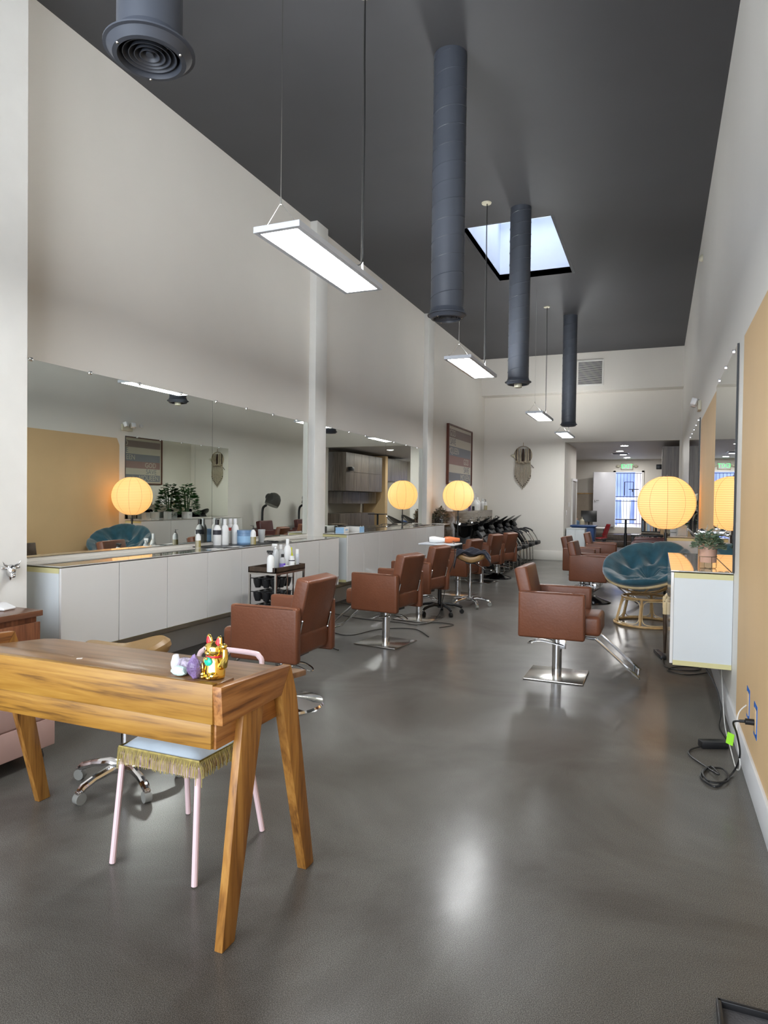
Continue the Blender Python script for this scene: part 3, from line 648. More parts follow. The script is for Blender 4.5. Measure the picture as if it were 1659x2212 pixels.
# black tray stand with hair dryer
t = thing('tray_stand', 'black wheeled stand with a grey round-cornered tool tray', 'tray stand', (-2.66, 8.42, 0))
b = MB(); b.cyl((0, 0, .08), (0, 0, .5), .026, n=18); b.cyl((0, 0, .5), (0, 0, .905), .016, n=14); b.build('pole', M['black'], t)
star(t, 5, .30, M['black'], M['black'], .115, .5, .018)
b = MB(); b.box((.0, 0, .925), (.50, .36, .02), bevel=.009, seg=2); b.box((0, 0, .905), (.2, .1, .02)); b.build('tray', M['ltgrey'], t)
def hair_dryer(name, label, loc, rz, m):
    t = thing(name, label, 'hair dryer', loc, rz)
    b = MB(); b.lathe([(0, -.075), (.036, -.07), (.043, -.04), (.045, 0), (.036, .05), (.026, .12), (.026, .135), (.018, .135)], (0, 0, .045), 24, Euler((0, R_(90), 0))); b.build('body', m, t)
    b = MB(); b.lathe([(0, -.003), (.032, -.001)], (-.076, 0, .045), 20, Euler((0, R_(-90), 0)));
    for q in (.012, .022): b.tube([(-.0765, q * math.cos(a), .045 + q * math.sin(a)) for a in [k * math.pi / 6 for k in range(12)]], .0015, 4, True)
    b.build('air_grille', M['label'], t)
    b = MB(); b.tube([(.0, .0, .03), (.05, .10, .022), (.08, .17, .018)], [.02, .017, .014], 12); b.build('handle', m, t)
    return t
hair_dryer('hair_dryer', 'white hair dryer lying on the grey tool tray', (-2.72, 8.36, .936), R_(10), M['bottle_w'])
HD = hair_dryer('hair_dryer', 'small orange hair dryer lying behind the white one on the tray', (-2.55, 8.46, .936), R_(30), M['orange'])
b = MB(); b.tube(smooth([(-2.50, 8.45, .96), (-2.44, 8.30, .95), (-2.42, 8.26, .75), (-2.50, 8.25, .5), (-2.56, 8.22, .2), (-2.60, 8.1, .012), (-2.85, 7.95, .01), (-3.2, 8.0, .01), (-3.6, 8.3, .01), (-4.2, 8.6, .01)]), .0045, 6); attach(b.build('dryer_cord', M['cable']), HD)
for pts, lab in (([(-2.3, 6.9, .008), (-2.6, 7.25, .008), (-2.95, 7.05, .008), (-3.1, 6.6, .008), (-3.4, 6.7, .008), (-3.9, 7.1, .008), (-4.3, 7.4, .05)], 'black cable looping on the floor behind the second left chair'),
                 ([(-2.35, 7.45, .008), (-2.25, 7.7, .008), (-2.5, 7.75, .008), (-2.65, 7.5, .008), (-2.9, 7.55, .008), (-3.5, 7.6, .008), (-4.25, 7.8, .04)], 'black cable lying under the third left chair'),
                 ([(-2.9, 5.9, .008), (-3.1, 6.0, .008), (-3.4, 6.05, .008), (-3.7, 5.9, .008), (-4.2, 6.2, .02)], 'black cable between the trolley and the second left chair')):
    b = MB(); b.tube(smooth(pts), .005, 6); tag(b.build('floor_cable', M['cable']), lab, 'cable')

# ------------------------------------------------------------------ reception desk
t = thing('reception_desk', 'acacia wood writing desk with A-frame legs in the foreground', 'desk', (-2.07, 2.1, 0))
ox, oy = -2.07, 2.1
def L(x, y, z): return (x - ox, y - oy, z)
XD0, XD1 = -2.775, -1.325
b = MB(); b.box(L((XD0 + XD1) / 2, 1.79, .827), (XD1 - XD0, .028, .132), bevel=.003); b.build('front_board', M['desk'], t)
b = MB(); b.box(L((XD0 + XD1) / 2 - .005, 1.797, .718), (XD1 - XD0 - .012, .026, .085), bevel=.003); b.build('lower_front_board', M['desk'], t)
b = MB(); b.box(L((XD0 + XD1) / 2, 1.845, .880), (XD1 - XD0, .10, .018), bevel=.003); b.build('ledge', M['desktop'], t)
b = MB(); b.prism([L(XD0 + .02, 1.81, .83), L(XD1 - .0, 1.81, .83), L(XD1 - .0, 2.40, .775), L(XD0 + .06, 2.40, .775), L(XD0 + .02, 2.36, .779)], (0, 0, .024), bevel=.004); b.build('desk_top', M['desktop'], t)
# side frames
for s, X in ((1, XD1), (-1, XD0)):
    x0, x1 = (X - .002, X + .034) if s > 0 else (X - .034, X + .002)
    b = MB(); b.prism([L(x0, 1.776, .888), L(x0, 2.215, .862), L(x0, 2.150, .762), L(x0, 1.786, .758)], (x1 - x0, 0, 0), bevel=.003); b.build('side_board', M['desky'], t)
    b = MB(); b.prism([L(x0 - .004 * s, 2.218, .864), L(x0 - .004 * s, 2.262, .74), L(x0 - .004 * s, 2.418, 0), L(x0 - .004 * s, 2.352, 0), L(x0 - .004 * s, 2.150, .762)], (x1 - x0 + .004 * s, 0, 0), bevel=.003); b.build('leg', M['deskz'], t)
    b = MB(); b.prism([L(x0 - .004 * s, 1.915, .762), L(x0 - .004 * s, 2.045, .762), L(x0 - .004 * s, 1.875, 0), L(x0 - .004 * s, 1.803, 0)], (x1 - x0 - .004 * s, 0, 0), bevel=.003); b.build('leg', M['deskz'], t)
    b = MB(); b.box(L(X - s * .012, 2.05, .715), (.020, .50, .088), bevel=.003); b.build('drawer_side', M['desky'], t)
b = MB(); b.box(L((XD0 + XD1) / 2, 2.31, .715), (XD1 - XD0 - .04, .02, .088)); b.box(L((XD0 + XD1) / 2, 2.05, .675), (XD1 - XD0 - .05, .5, .012)); b.build('drawer_box', M['desky'], t)
b = MB(); b.box(L(-2.0, 1.87, .8895), (.02, .008, .002), Euler((0, 0, R_(40)))); b.build('chip_mark', M['paper'], t)

# things on the desk
def lucky_cat():
    t = thing('waving_cat_figurine', 'gold waving cat figurine with a turquoise bib on the desk corner', 'figurine', (-1.385, 1.865, .8895), R_(-12))
    b = MB(); b.lathe([(0, 0), (.036, 0), (.040, .004), (.041, .02), (.040, .035), (.034, .055), (.026, .072), (.018, .08), (0, .082)], n=28, sc=(1, .85)); b.build('body', M['gold'], t)
    b = MB()
    for s in (-1, 1): b.ball((s * .024, -.024, .014), (.016, .018, .013), 16); b.ball((s * .014, -.036, .008), (.010, .011, .008), 12)
    b.ball((-.026, -.012, .052), (.010, .014, .018), 12); b.build('paws', M['gold'], t)
    b = MB(); b.ball((0, -.002, .095), (.037, .029, .029), 24); b.ball((0, -.029, .087), (.013, .008, .008), 12)
    h = b.build('head', M['gold'], t)
    for s in (-1, 1):
        b = MB(); b.lathe([(.015, 0), (.0145, .012), (.009, .027), (0, .034)], (s * .021, .0, .113), 14, Euler((0, s * R_(14), 0)), (1, .55)); e = b.build('ear', M['gold'], h)
        b = MB(); b.lathe([(.0105, 0), (.010, .009), (.006, .020), (0, .026)], (s * .021, -.0055, .114), 12, Euler((0, s * R_(14), 0)), (1, .5)); b.build('ear_lining', M['red'], e)
        b = MB(); b.ball((s * .014, -.0272, .100), (.0055, .003, .0055), 12); e = b.build('eye', M['white'], h)
        b = MB(); b.ball((s * .014, -.0300, .100), (.0024, .0016, .0038), 8); b.tube([(s * .006, -.027, .107), (s * .013, -.026, .110), (s * .021, -.022, .107)], .0008, 4); b.build('eye_line', M['black'], e)
    b = MB(); b.tube([(-.010, -.0345, .0835), (-.004, -.0355, .0815), (0, -.036, .0845), (.004, -.0355, .0815), (.010, -.0345, .0835)], .0008, 4)
    for s in (-1, 1):
        for k in (-1, 0, 1): b.tube([(s * .014, -.0265, .088 + k * .003), (s * .027, -.018, .089 + k * .005)], .0005, 4)
    b.build('mouth', M['black'], h)
    b = MB(); b.tube([(.0265 * math.cos(a), .023 * math.sin(a), .0745) for a in [k * math.pi / 12 for k in range(24)]], .0042, 8, True); b.build('collar', M['red'], t)
    b = MB(); b.ball((0, -.0265, .058), (.019, .008, .016), 16); b.build('bib', M['green'], t)
    b = MB(); b.ball((0, -.0345, .069), .0045, 10); b.build('bell', M['gold'], t)
    b = MB(); b.tube([(.028, 0, .040), (.050, -.004, .050), (.058, -.004, .075), (.057, -.005, .104)], [.013, .014, .011, .009], 12); b.ball((.056, -.009, .114), (.012, .011, .010), 12); b.build('raised_arm', M['gold'], t)
    b = MB(); b.ball((-.02, -.036, .035), (.008, .004, .018), 12); b.build('coin', M['gold'], t)
    return t
lucky_cat()
def rock(name, label, c, r, m, seed, cat='crystal', n=3, point=False):
    random.seed(seed); b = bmesh.new(); bmesh.ops.create_icosphere(b, subdivisions=n, radius=1)
    dirs = [Vector((random.gauss(0, 1), random.gauss(0, 1), random.gauss(0, 1))).normalized() for _ in range(16)]
    for v in b.verts:
        f = min([1.0] + [(.80 + .12 * (i % 3) / 3) / max(.25, v.co.normalized().dot(d)) for i, d in enumerate(dirs)])
        v.co *= f * (1 + random.uniform(-.02, .02))
        if point and v.co.z > 0: k = 1 - .68 * v.co.z; v.co.x *= k; v.co.y *= k
        v.co.x *= r[0]; v.co.y *= r[1]; v.co.z *= r[2]
    z0 = min(v.co.z for v in b.verts)
    for v in b.verts: v.co.z -= z0
    q = MB(); q._merge(b); o = q.build(name, m, angle=18); o.location = c; return tag(o, label, cat)
rock('amethyst_point', 'purple amethyst point next to the gold cat', (-1.435, 1.822, .8895), (.027, .024, .045), M['ameth'], 3, n=3, point=True)
rock('crystal_geode', 'grey and purple crystal geode on the desk ledge behind the mint stone', (-1.490, 1.868, .8895), (.052, .028, .030), M['geode'], 5, n=4)
rock('white_quartz_stone', 'white quartz stone at the left end of the crystals', (-1.548, 1.868, .8895), (.020, .018, .033), M['quartz'], 8)
rock('mint_stone', 'pale mint green stone in front of the geode', (-1.502, 1.828, .8895), (.035, .018, .018), M['mint'], 11)
def sheet(name, label, c, d, rz, m, cat, tilt=0):
    b = MB(); b.box((0, 0, .0), (d[0], d[1], .0016), bevel=.0004, seg=1); o = b.build(name, m); o.location = c; o.rotation_euler = (R_(tilt), 0, rz); return tag(o, label, cat)
sheet('business_card', 'white card lying on the desk right of the cat', (-1.43, 2.06, .8335 - .0055), (.09, .06), R_(15), M['paper'], 'card', -5.4)
sheet('pink_leaflet', 'pink printed leaflet against the desk side board', (-1.36, 2.13, .8285 - .0055), (.05, .12), R_(-8), M['pinkpaper'], 'leaflet', -5.4)
sheet('folded_paper', 'folded white paper sheet at the left end of the desk', (-2.36, 2.02, .834), (.22, .10), R_(4), M['paper'], 'paper', -5.4)

# pink metal chair with fringed cushion
t = thing('metal_side_chair', 'pale pink metal chair with a fringed cushion under the desk', 'chair', (-1.83, 2.31, 0))
for (fx, fy, tx, ty) in ((-.205, -.235, -.19, -.20), (.205, -.235, .19, -.20), (-.205, .24, -.17, .17), (.205, .24, .17, .17)):
    b = MB(); b.tube([(fx, fy, .004), (tx, ty, .40), (tx * .97, ty * .95, .435), (tx * .85, ty * .85, .452)], .0125, 10); b.build('leg', M['pinkm'], t)
b = MB(); b.box((0, -.005, .445), (.40, .40, .012), bevel=.005); b.box((0, -.195, .425), (.37, .012, .045), bevel=.003); b.box((0, .185, .425), (.34, .012, .045), bevel=.003)
for s in (-1, 1): b.box((s * .19, 0, .43), (.012, .36, .035), bevel=.003)
b.build('seat', M['pinkm'], t)
b = MB(); b.tube(smooth([(-.17, .18, .44), (-.175, .24, .60), (-.175, .27, .74), (-.155, .28, .775), (-.11, .285, .787), (.11, .285, .787), (.155, .28, .775), (.175, .27, .74), (.175, .24, .60), (.17, .18, .44)], 5), .0125, 10)
b.build('back_frame', M['pinkm'], t)
c = thing('seat_cushion', 'pale blue cushion with olive fringe on the pink chair', 'cushion', (-1.83, 2.30, .452))
b = MB(); n = 20; G = [[], []]
for sgn in (0, 1):
    for i in range(n + 1):
        row = []
        for j in range(n + 1):
            u, v = i / n * 2 - 1, j / n * 2 - 1; k = (1 - u ** 4) * (1 - v ** 4)
            row.append(b.bm.verts.new((u * .195, v * .19, (.020 + (.040 * k ** .6 if sgn else -.018 * k ** .5)) + .003 * math.sin(9 * u + 5 * v) * k)))
        G[sgn].append(row)
for sgn in (0, 1):
    for i in range(n):
        for j in range(n): b.bm.faces.new((G[sgn][i][j], G[sgn][i + 1][j], G[sgn][i + 1][j + 1], G[sgn][i][j + 1]))
bmesh.ops.remove_doubles(b.bm, verts=b.bm.verts[:], dist=.0005); b.build('cushion_pad', M['cushion'], c, 60)
b = MB(); b.tube([(-.2, -.195, .021), (.2, -.195, .021), (.2, .195, .021), (-.2, .195, .021)], .005, 6, True)
random.seed(4)
for side in range(3):
    for k in range(96):
        q = -.2 + .4 * k / 95
        if side == 0: p, d = (q, -.197), (0, -1)
        elif side == 1: p, d = (.202, q), (1, 0)
        else: p, d = (-.202, q), (-1, 0)
        ln = random.uniform(.055, .066) + (.03 if k in (0, 95) else 0); o_ = random.uniform(.004, .014); jj = random.uniform(-.003, .003)
        b.tube([(p[0], p[1], .019), (p[0] + d[0] * o_ + d[1] * jj, p[1] + d[1] * o_ + d[0] * jj, .019 - ln * .5), (p[0] + d[0] * (o_ + .002) + d[1] * jj * 2, p[1] + d[1] * (o_ + .002), .019 - ln)], .0017, 4)
o = b.build('fringe', M['fringe'], c); o['kind'] = 'stuff'

# walnut credenza, pink drawer cart, reader, bull head on the pier
t = thing('walnut_credenza', 'walnut credenza against the entrance pier at the left edge', 'credenza', (-3.775, 1.9, 0))
b = MB(); b.box((0, 0, .76), (.39, 2.32, .036), bevel=.003); b.build('top', M['walnutt'], t)
b = MB(); b.box((-.01, 0, .40), (.34, 2.28, .68)); b.build('carcass', M['walnut'], t)
for i in range(4):
    b = MB(); b.box((.176, -1.15 + (i + .5) * .575, .37), (.02, .57, .67), bevel=.002); b.build('door', M['walnut'], t)
b = MB(); b.box((0, 0, .03), (.30, 2.2, .06)); b.build('plinth', M['black'], t)
t = thing('card_reader', 'small white card reader dock on the walnut credenza', 'card reader', (-3.80, 2.955, .779), R_(10))
b = MB(); b.prism([(-.05, -.05, 0), (.05, -.05, 0), (.05, -.05, .012), (-.02, -.05, .038), (-.05, -.05, .038)], (0, .10, 0), bevel=.005, seg=3); b.build('dock', M['white'], t)
b = MB(); b.tube(smooth([(-.05, 0, .01), (-.07, -.04, .03), (-.10, -.10, .10), (-.16, -.2, .12)]), .003, 6); b.build('cable', M['cable'], t)
t = thing('bull_head_ornament', 'polished metal bull head mounted on the entrance pier', 'wall ornament', (-3.98, 3.14, 1.0), R_(-20))
b = MB(); b.ball((.03, 0, 0), (.038, .030, .042), 20); b.ball((.068, -.006, -.022), (.028, .020, .020), 16); b.ball((.088, -.008, -.032), (.014, .017, .013), 12); b.lathe([(.028, 0), (.026, .02), (.018, .035)], (-.002, 0, -.01), 20, Euler((0, R_(90), 0)), (1.3, 1)); b.lathe([(0, -.05), (.008, -.04), (.014, -.02)], (.012, 0, -.02), 12); b.build('head', M['silverm'], t)
for s in (-1, 1):
    b = MB(); b.tube([(.03, s * .022, .03), (.035, s * .045, .042), (.04, s * .055, .062)], [.008, .006, .001], 8); b.build('horn', M['silverm'], t)
    b = MB(); b.ball((.02, s * .040, .018), (.008, .020, .009), 12); b.build('ear', M['silverm'], t)
t = thing('pink_drawer_cart', 'dusty pink rolling drawer cart behind the left desk leg', 'cart', (-3.34, 2.38, 0), 0)
b = MB(); b.box((-.0, 0, .335), (.34, .82, .51), bevel=.004); b.build('body', M['pink'], t)
for k in range(3):
    b = MB(); b.box((.176, 0, .165 + k * .165), (.012, .80, .155), bevel=.002); b.build('drawer', M['pink'], t)
for sx in (-1, 1):
    for sy in (-1, 1):
        b = MB(); b.cyl((sx * .12, sy * .34 - .012, .032), (sx * .12, sy * .34 + .012, .032), .032, n=18); b.box((sx * .12, sy * .34, .062), (.035, .035, .04), bevel=.004); b.build('caster', M['black'], t)

# ------------------------------------------------------------------ papasan chair
def papasan():
    t = thing('papasan_chair', 'rattan papasan chair on the right with a round bowl seat', 'chair', (-.12, 8.86, 0))
    d = Vector((-.40, -.92, 0)).normalized(); th = R_(25); nrm = Vector((d.x * math.sin(th), d.y * math.sin(th), math.cos(th)))
    q = Vector((0, 0, 1)).rotation_difference(nrm).to_matrix().to_4x4(); c = Vector((0, 0, .70)); Mx = Matrix.Translation(c) @ q
    Rr = .50
    b = MB(); b.tube([Mx @ Vector((Rr * math.cos(a), Rr * math.sin(a), 0)) for a in [k * math.pi / 32 for k in range(64)]], .017, 10, True); rim = b.build('bowl_rim', M['rattan_l'], t)
    for k in range(12):
        a = k * math.pi / 6 + .2; b = MB()
        b.tube([Mx @ Vector((Rr * math.cos(a + .9 * s_) * s_, Rr * math.sin(a + .9 * s_) * s_, -.30 * (1 - s_ ** 2))) for s_ in [.28 + .72 * i / 9 for i in range(10)]], .008, 6); b.build('bowl_rib', M['rattan'], t)
    for rr in (.28, .45, .62, .80):
        b = MB(); b.tube([Mx @ Vector((Rr * rr * math.cos(a), Rr * rr * math.sin(a), -.30 * (1 - rr ** 2) - .008)) for a in [k * math.pi / 24 for k in range(48)]], .006, 6, True); b.build('bowl_hoop', M['rattan'], t)
    b = MB(); b.tube([(.375 * math.cos(a), .375 * math.sin(a), .016) for a in [k * math.pi / 24 for k in range(48)]], .016, 8, True)
    b.build('base_ring', M['rattan'], t)
    b = MB(); b.tube([(.285 * math.cos(a), .285 * math.sin(a), .335) for a in [k * math.pi / 24 for k in range(48)]], .016, 8, True); b.build('base_ring', M['rattan'], t)
    for k in range(6):
        a = k * math.pi / 3 + .35; b = MB(); b.cyl((.37 * math.cos(a), .37 * math.sin(a), .02), (.29 * math.cos(a), .29 * math.sin(a), .335), .016, n=10); b.build('base_leg', M['rattan'], t)
        b = MB(); pts = []; md_ = a + math.pi / 6
        for i in range(40):
            ph = 2 * math.pi * i / 40; cu, su = math.cos(ph), math.sin(ph)
            u_ = math.copysign(abs(cu) ** .45, cu); v_ = math.copysign(abs(su) ** .45, su)
            z = .176 + v_ * .138; r_ = .368 - .085 * (z - .02) / .315; aa = md_ + u_ * (math.pi / 6 - .05)
            pts.append((r_ * math.cos(aa), r_ * math.sin(aa), z))
        b.tube(pts, .0055, 5, True); b.build('base_arch', M['rattan_l'], t)
    # cushion
    c2 = thing('papasan_cushion', 'round teal tufted cushion lying in the papasan bowl', 'cushion', (-.12, 8.86, 0))
    NR, NA = 40, 144; tufts = [(0.0, 0.0)] + [(.58 * math.cos(k * 2 * math.pi / 7 + .5), .58 * math.sin(k * 2 * math.pi / 7 + .5)) for k in range(7)]
    b = MB(); top = []; bot = []
    def dish(r): return -.27 * (1 - min(r, 1.0) ** 2)
    for i in range(NR + 1):
        s_ = i / NR; rt_ = []; rb = []
        for j in range(NA):
            a = 2 * math.pi * j / NA; r = s_ * 1.0
            x, y = r * math.cos(a), r * math.sin(a)
            dm = min(math.hypot(x - u, y - v) for u, v in tufts)
            puff = .165 * (1 - math.exp(-(dm / .19) ** 1.25)) ** .85
            seam = abs(math.sin(3.5 * (a - .5))) ** .45 if s_ > .5 else 1; kk = max(0, (s_ - .5) / .5)
            puff *= (1 - kk) + kk * (.50 + .50 * seam)
            edge = math.sqrt(max(0, 1 - s_ ** 6)); wr = .0045 * math.sin(63 * a + 6 * math.sin(5 * r)) * kk ** 3 + .004 * math.sin(13 * a + 14 * r + 3 * math.sin(3 * a))
            rad = Rr * (1.0 * s_) + .03 * s_ ** 3 * (.7 + .3 * seam)
            z = dish(r) + .012 + (puff + .035 + wr) * edge + .045 * s_ ** 8
            rt_.append(b.bm.verts.new(Mx @ Vector((rad * math.cos(a), rad * math.sin(a), z))))
            rb.append(b.bm.verts.new(Mx @ Vector((rad * .985 * math.cos(a), rad * .985 * math.sin(a), dish(r) + .012 + .03 * s_ ** 8))))
        top.append(rt_); bot.append(rb)
    for G in (top, bot):
        for i in range(NR):
            for j in range(NA): b.bm.faces.new((G[i][j], G[i][(j + 1) % NA], G[i + 1][(j + 1) % NA], G[i + 1][j]))
    for j in range(NA): b.bm.faces.new((top[NR][j], top[NR][(j + 1) % NA], bot[NR][(j + 1) % NA], bot[NR][j]))
    bmesh.ops.remove_doubles(b.bm, verts=b.bm.verts[:], dist=.0004); b.build('cushion_body', M['teal'], c2, 80)
    for (u, v) in tufts:
        b = MB(); r = math.hypot(u, v); b.ball(Mx @ Vector((u * Rr, v * Rr, dish(r) + .052)), (.016, .016, .010), 12); b.build('tuft_button', M['teal'], c2)
    b = MB(); p0 = Mx @ Vector((tufts[4][0] * Rr, tufts[4][1] * Rr, dish(.58) + .07))
    for s in (-1, 1): b.tube(smooth([p0, p0 + Vector((s * .03, -.04, .03)), p0 + Vector((s * .06, -.09, .02)), p0 + Vector((s * .05, -.13, -.0))]), .004, 5)
    b.build('tie', M['navy'], c2)
papasan()
# woven chair mostly hidden behind the right cabinet
t = thing('woven_lounge_chair', 'dark wooden chair with a cane wrapped arm, half hidden by the right cabinet', 'chair', (.27, 7.45, 0))
for (x, y, top) in ((-.19, -.22, .52), (.14, -.22, .55), (-.19, .22, .52), (.14, .22, .55)):
    b = MB(); b.tube([(x, y * 1.0, 0), (x, y, .25), (x + .005, y, top)], [.011, .02, .021], 10); b.build('leg', M['darkwood'], t)
for s in (-1, 1):
    b = MB(); b.tube([(-.19, s * .22, .39), (-.19, s * .22, .50), (-.175, s * .22, .525), (.14, s * .22, .55)], [.026, .026, .022, .018], 12); b.build('arm', M['rattan_l'], t)
b = MB(); b.box((-.02, 0, .33), (.36, .44, .04), bevel=.01); b.build('seat', M['rattan'], t)
b = MB(); b.box((.165, 0, .55), (.03, .42, .40), Euler((0, R_(8), 0)), bevel=.01); b.build('backrest', M['darkwood'], t)

# ------------------------------------------------------------------ paper lantern floor lamps
def lantern(x, y, z, r, label, watts):
    t = thing('lantern_floor_lamp', label, 'floor lamp', (x, y, 0), 0, 'paper lantern floor lamps')
    b = MB(); n = 40; pr = []
    for i in range(n + 1):
        a = math.pi * (.075 + .85 * i / n); pr.append((r * math.sin(a), -r * .985 * math.cos(a)))
    b.lathe(pr, n=64); sh = b.build('paper_shade', M['paperlamp'], t, 60); sh.location = (0, 0, z)
    for k in range(10):
        a = 2 * math.pi * k / 10 + .35; b = MB(); b.tube([(p[0] * math.cos(a) * 1.002, p[0] * math.sin(a) * 1.002, p[1] + z) for p in pr[::2]], .0016, 4); b.build('shade_seam', M['ribdark'], t)
    b = MB(); b.tube([(r * .23 * math.cos(a), r * .23 * math.sin(a), z + r * .96) for a in [k * math.pi / 10 for k in range(20)]], .003, 5, True)
    b.tube([(0, -r * .22, z + r * .96), (0, 0, z + r * 1.03), (0, r * .22, z + r * .96)], .003, 5); b.build('wire_cage', M['steel'], t)
    b = MB(); b.cyl((0, 0, .02), (0, 0, z * .72), .015, n=14); b.cyl((0, 0, z * .72), (0, 0, z - .08), .011, n=12); b.cyl((0, 0, z * .70), (0, 0, z * .74), .022, n=12); b.build('pole', M['black'], t)
    b = MB(); b.lathe([(0, .03), (.03, .03), (.12, .018), (.13, 0), (0, 0)], n=28); b.build('base', M['black'], t)
    b = MB(); b.ball((0, 0, z - .02), .035, 14); b.build('bulb', emis('lamp_bulb_%d' % int(x * 10), (1.0, .62, .25), 14), t)
    d = bpy.data.lights.new('lantern_bulb_light', 'POINT'); d.energy = watts; d.color = (1.0, .58, .26); d.shadow_soft_size = .05
    o = bpy.data.objects.new('lantern_bulb_light', d); o.location = (x, y, z + .06); COL.objects.link(o)
lantern(.087, 9.36, 1.505, .352, 'glowing paper lantern floor lamp on the right behind the papasan chair', 1.1)
lantern(-3.74, 12.98, 1.60, .310, 'glowing paper lantern floor lamp on the left, in front of the poster', .8)

# ------------------------------------------------------------------ bottles and small things
def bottle(kind, label, cat, loc, h, r, body, cap, style='cap', band=None, group=None, liquid=None, word=None):
    t = thing(kind, label, cat, loc, 0, group); hb = h * (.80 if style != 'tub' else .97)
    b = MB()
    if style == 'tub': b.lathe([(0, 0), (r * .97, 0), (r, .004), (r, hb * .80), (r * .98, hb * .82), (0, hb * .82)], n=28)
    elif style == 'tube': b.lathe([(0, 0), (r, 0), (r, h * .72), (r * .95, h * .74), (0, h * .74)], n=24); hb = h * .74
    elif style == 'cup': b.lathe([(0, 0), (r * .72, 0), (r, h), (r * .96, h), (r * .68, .006), (0, .006)], n=28)
    elif style == 'jug': hb = h * .62; b.lathe([(0, 0), (r, 0), (r * 1.02, h * .28), (r * .85, h * .42), (r * .35, h * .56), (r * .28, hb), (0, hb)], n=24)
    else: b.lathe([(0, 0), (r * .94, 0), (r, .006), (r, hb * .70), (r * .93, hb * .82), (r * .62, hb * .94), (r * .42, hb * .97), (r * .40, hb), (0, hb)], n=26)
    bo = b.build('body', body, t)
    if band:
        m_, z0, z1 = band; b = MB(); b.lathe([(r * 1.006, h * z0), (r * 1.006, h * z1)], n=26); b.build('label_band', m_, t)
    if liquid: b = MB(); b.lathe([(0, .003), (r * 1.004, .003), (r * 1.004, h * .42), (0, h * .42)], n=24); b.build('liquid', liquid, t)
    if style == 'cap': b = MB(); b.lathe([(r * .46, hb), (r * .46, h), (0, h)], n=20); b.build('cap', cap, t)
    if style == 'tube': b = MB(); b.lathe([(r * .96, hb), (r * .9, h), (0, h)], n=20); b.build('cap', cap, t)
    if style == 'tub': b = MB(); b.lathe([(r * 1.04, hb * .82), (r * 1.04, h), (0, h)], n=28); b.build('lid', cap, t)
    if style in ('pump', 'jug'):
        b = MB(); b.lathe([(r * .36, hb), (r * .36, hb + h * .05), (r * .12, hb + h * .06), (r * .12, h * .985), (0, h * .985)], n=16); b.box((-r * .5, 0, h * .985), (r * 1.5, r * .3, h * .02), bevel=.0015); b.build('pump', cap, t)
    if style == 'spray':
        b = MB(); b.lathe([(r * .45, hb), (r * .42, hb + h * .07), (0, hb + h * .07)], n=16); b.box((-r * .25, 0, h * .94), (r * 1.7, r * .55, h * .10), bevel=.003); b.box((-r * .75, 0, h * .86), (.006, r * .3, h * .10), Euler((0, R_(18), 0)), bevel=.001); b.build('spray_trigger', cap, t)
    if style == 'cup': b = MB(); b.tube([(r * .3, 0, .01), (-r * .5, r * .2, h * 1.45)], .0018, 5); b.build('stir_stick', M['label'], t)
    return t
ZT = 1.001
def onc(px_ratio, X): return (X, X / px_ratio, ZT)
bottle('pump_bottle', 'slim pump bottle half olive, first on the left counter', 'bottle', onc(-.7807, -4.20), .175, .027, M['bottle_w'], M['black'], 'pump', liquid=M['ambera'])
bottle('shampoo_bottle', 'white litre bottle with black cap and black label band', 'bottle', onc(-.7387, -4.23), .27, .043, M['bottle_w'], M['black'], 'cap', (M['label'], .42, .60))
bottle('shampoo_bottle', 'white litre bottle with grey lettering beside the black banded one', 'bottle', onc(-.7221, -4.20), .275, .042, M['bottle_w'], M['bottle_w'], 'cap', None)
bottle('shampoo_bottle', 'white litre bottle with a red label mark', 'bottle', onc(-.7100, -4.285), .275, .040, M['bottle_w'], M['bottle_w'], 'cap', (M['redlabel'], .52, .64))
bottle('shampoo_bottle', 'white litre bottle last in the row, next to the blue tub', 'bottle', onc(-.7000, -4.21), .275, .041, M['bottle_w'], M['bottle_w'], 'cap', None)
bottle('product_tub', 'round light blue product tub with lid on the left counter', 'tub', onc(-.6796, -4.08), .155, .078, M['bottle_b'], M['bottle_b'], 'tub', (M['lblue'], .15, .6))
bottle('pump_bottle', 'slim pump bottle half olive, right of the blue tub', 'bottle', onc(-.6618, -3.98), .205, .030, M['bottle_w'], M['black'], 'pump', liquid=M['ambera'])
bottle('mixing_cup', 'translucent mixing cup with a stir stick', 'cup', onc(-.6445, -4.08), .15, .042, M['bottle_t'], M['black'], 'cup')
b = MB(); b.box((-4.10, 6.05, ZT + .003), (.34, 1.25, .005), Euler((0, 0, R_(-4))), bevel=.001, seg=1); tag(b.build('counter_mat', M['black']), 'thin black mat under the bottles on the left counter', 'mat')
sheet('white_card', 'white card lying on the counter left of the bottles', (-3.98, 5.35, ZT + .001), (.10, .16), R_(5), M['paper'], 'card')
sheet('white_card', 'white card lying in front of the black banded bottle', (-3.93, 5.62, ZT + .0065), (.07, .16), R_(-6), M['paper'], 'card')
t = thing('hair_clip_pile', 'small pile of black and silver hair clips right of the mixing cup', 'hair clips', (-4.03, 6.44, ZT)); t['kind'] = 'stuff'
b = MB(); random.seed(2)
for k in range(16): x, y = random.uniform(-.05, .05), random.uniform(-.09, .09); b.box((x, y, .006 + .004 * (k % 4)), (.012, .06, .006), Euler((random.uniform(-.2, .2), 0, random.uniform(0, 3))), bevel=.001, seg=1)
b.build('clips', M['black'], t)
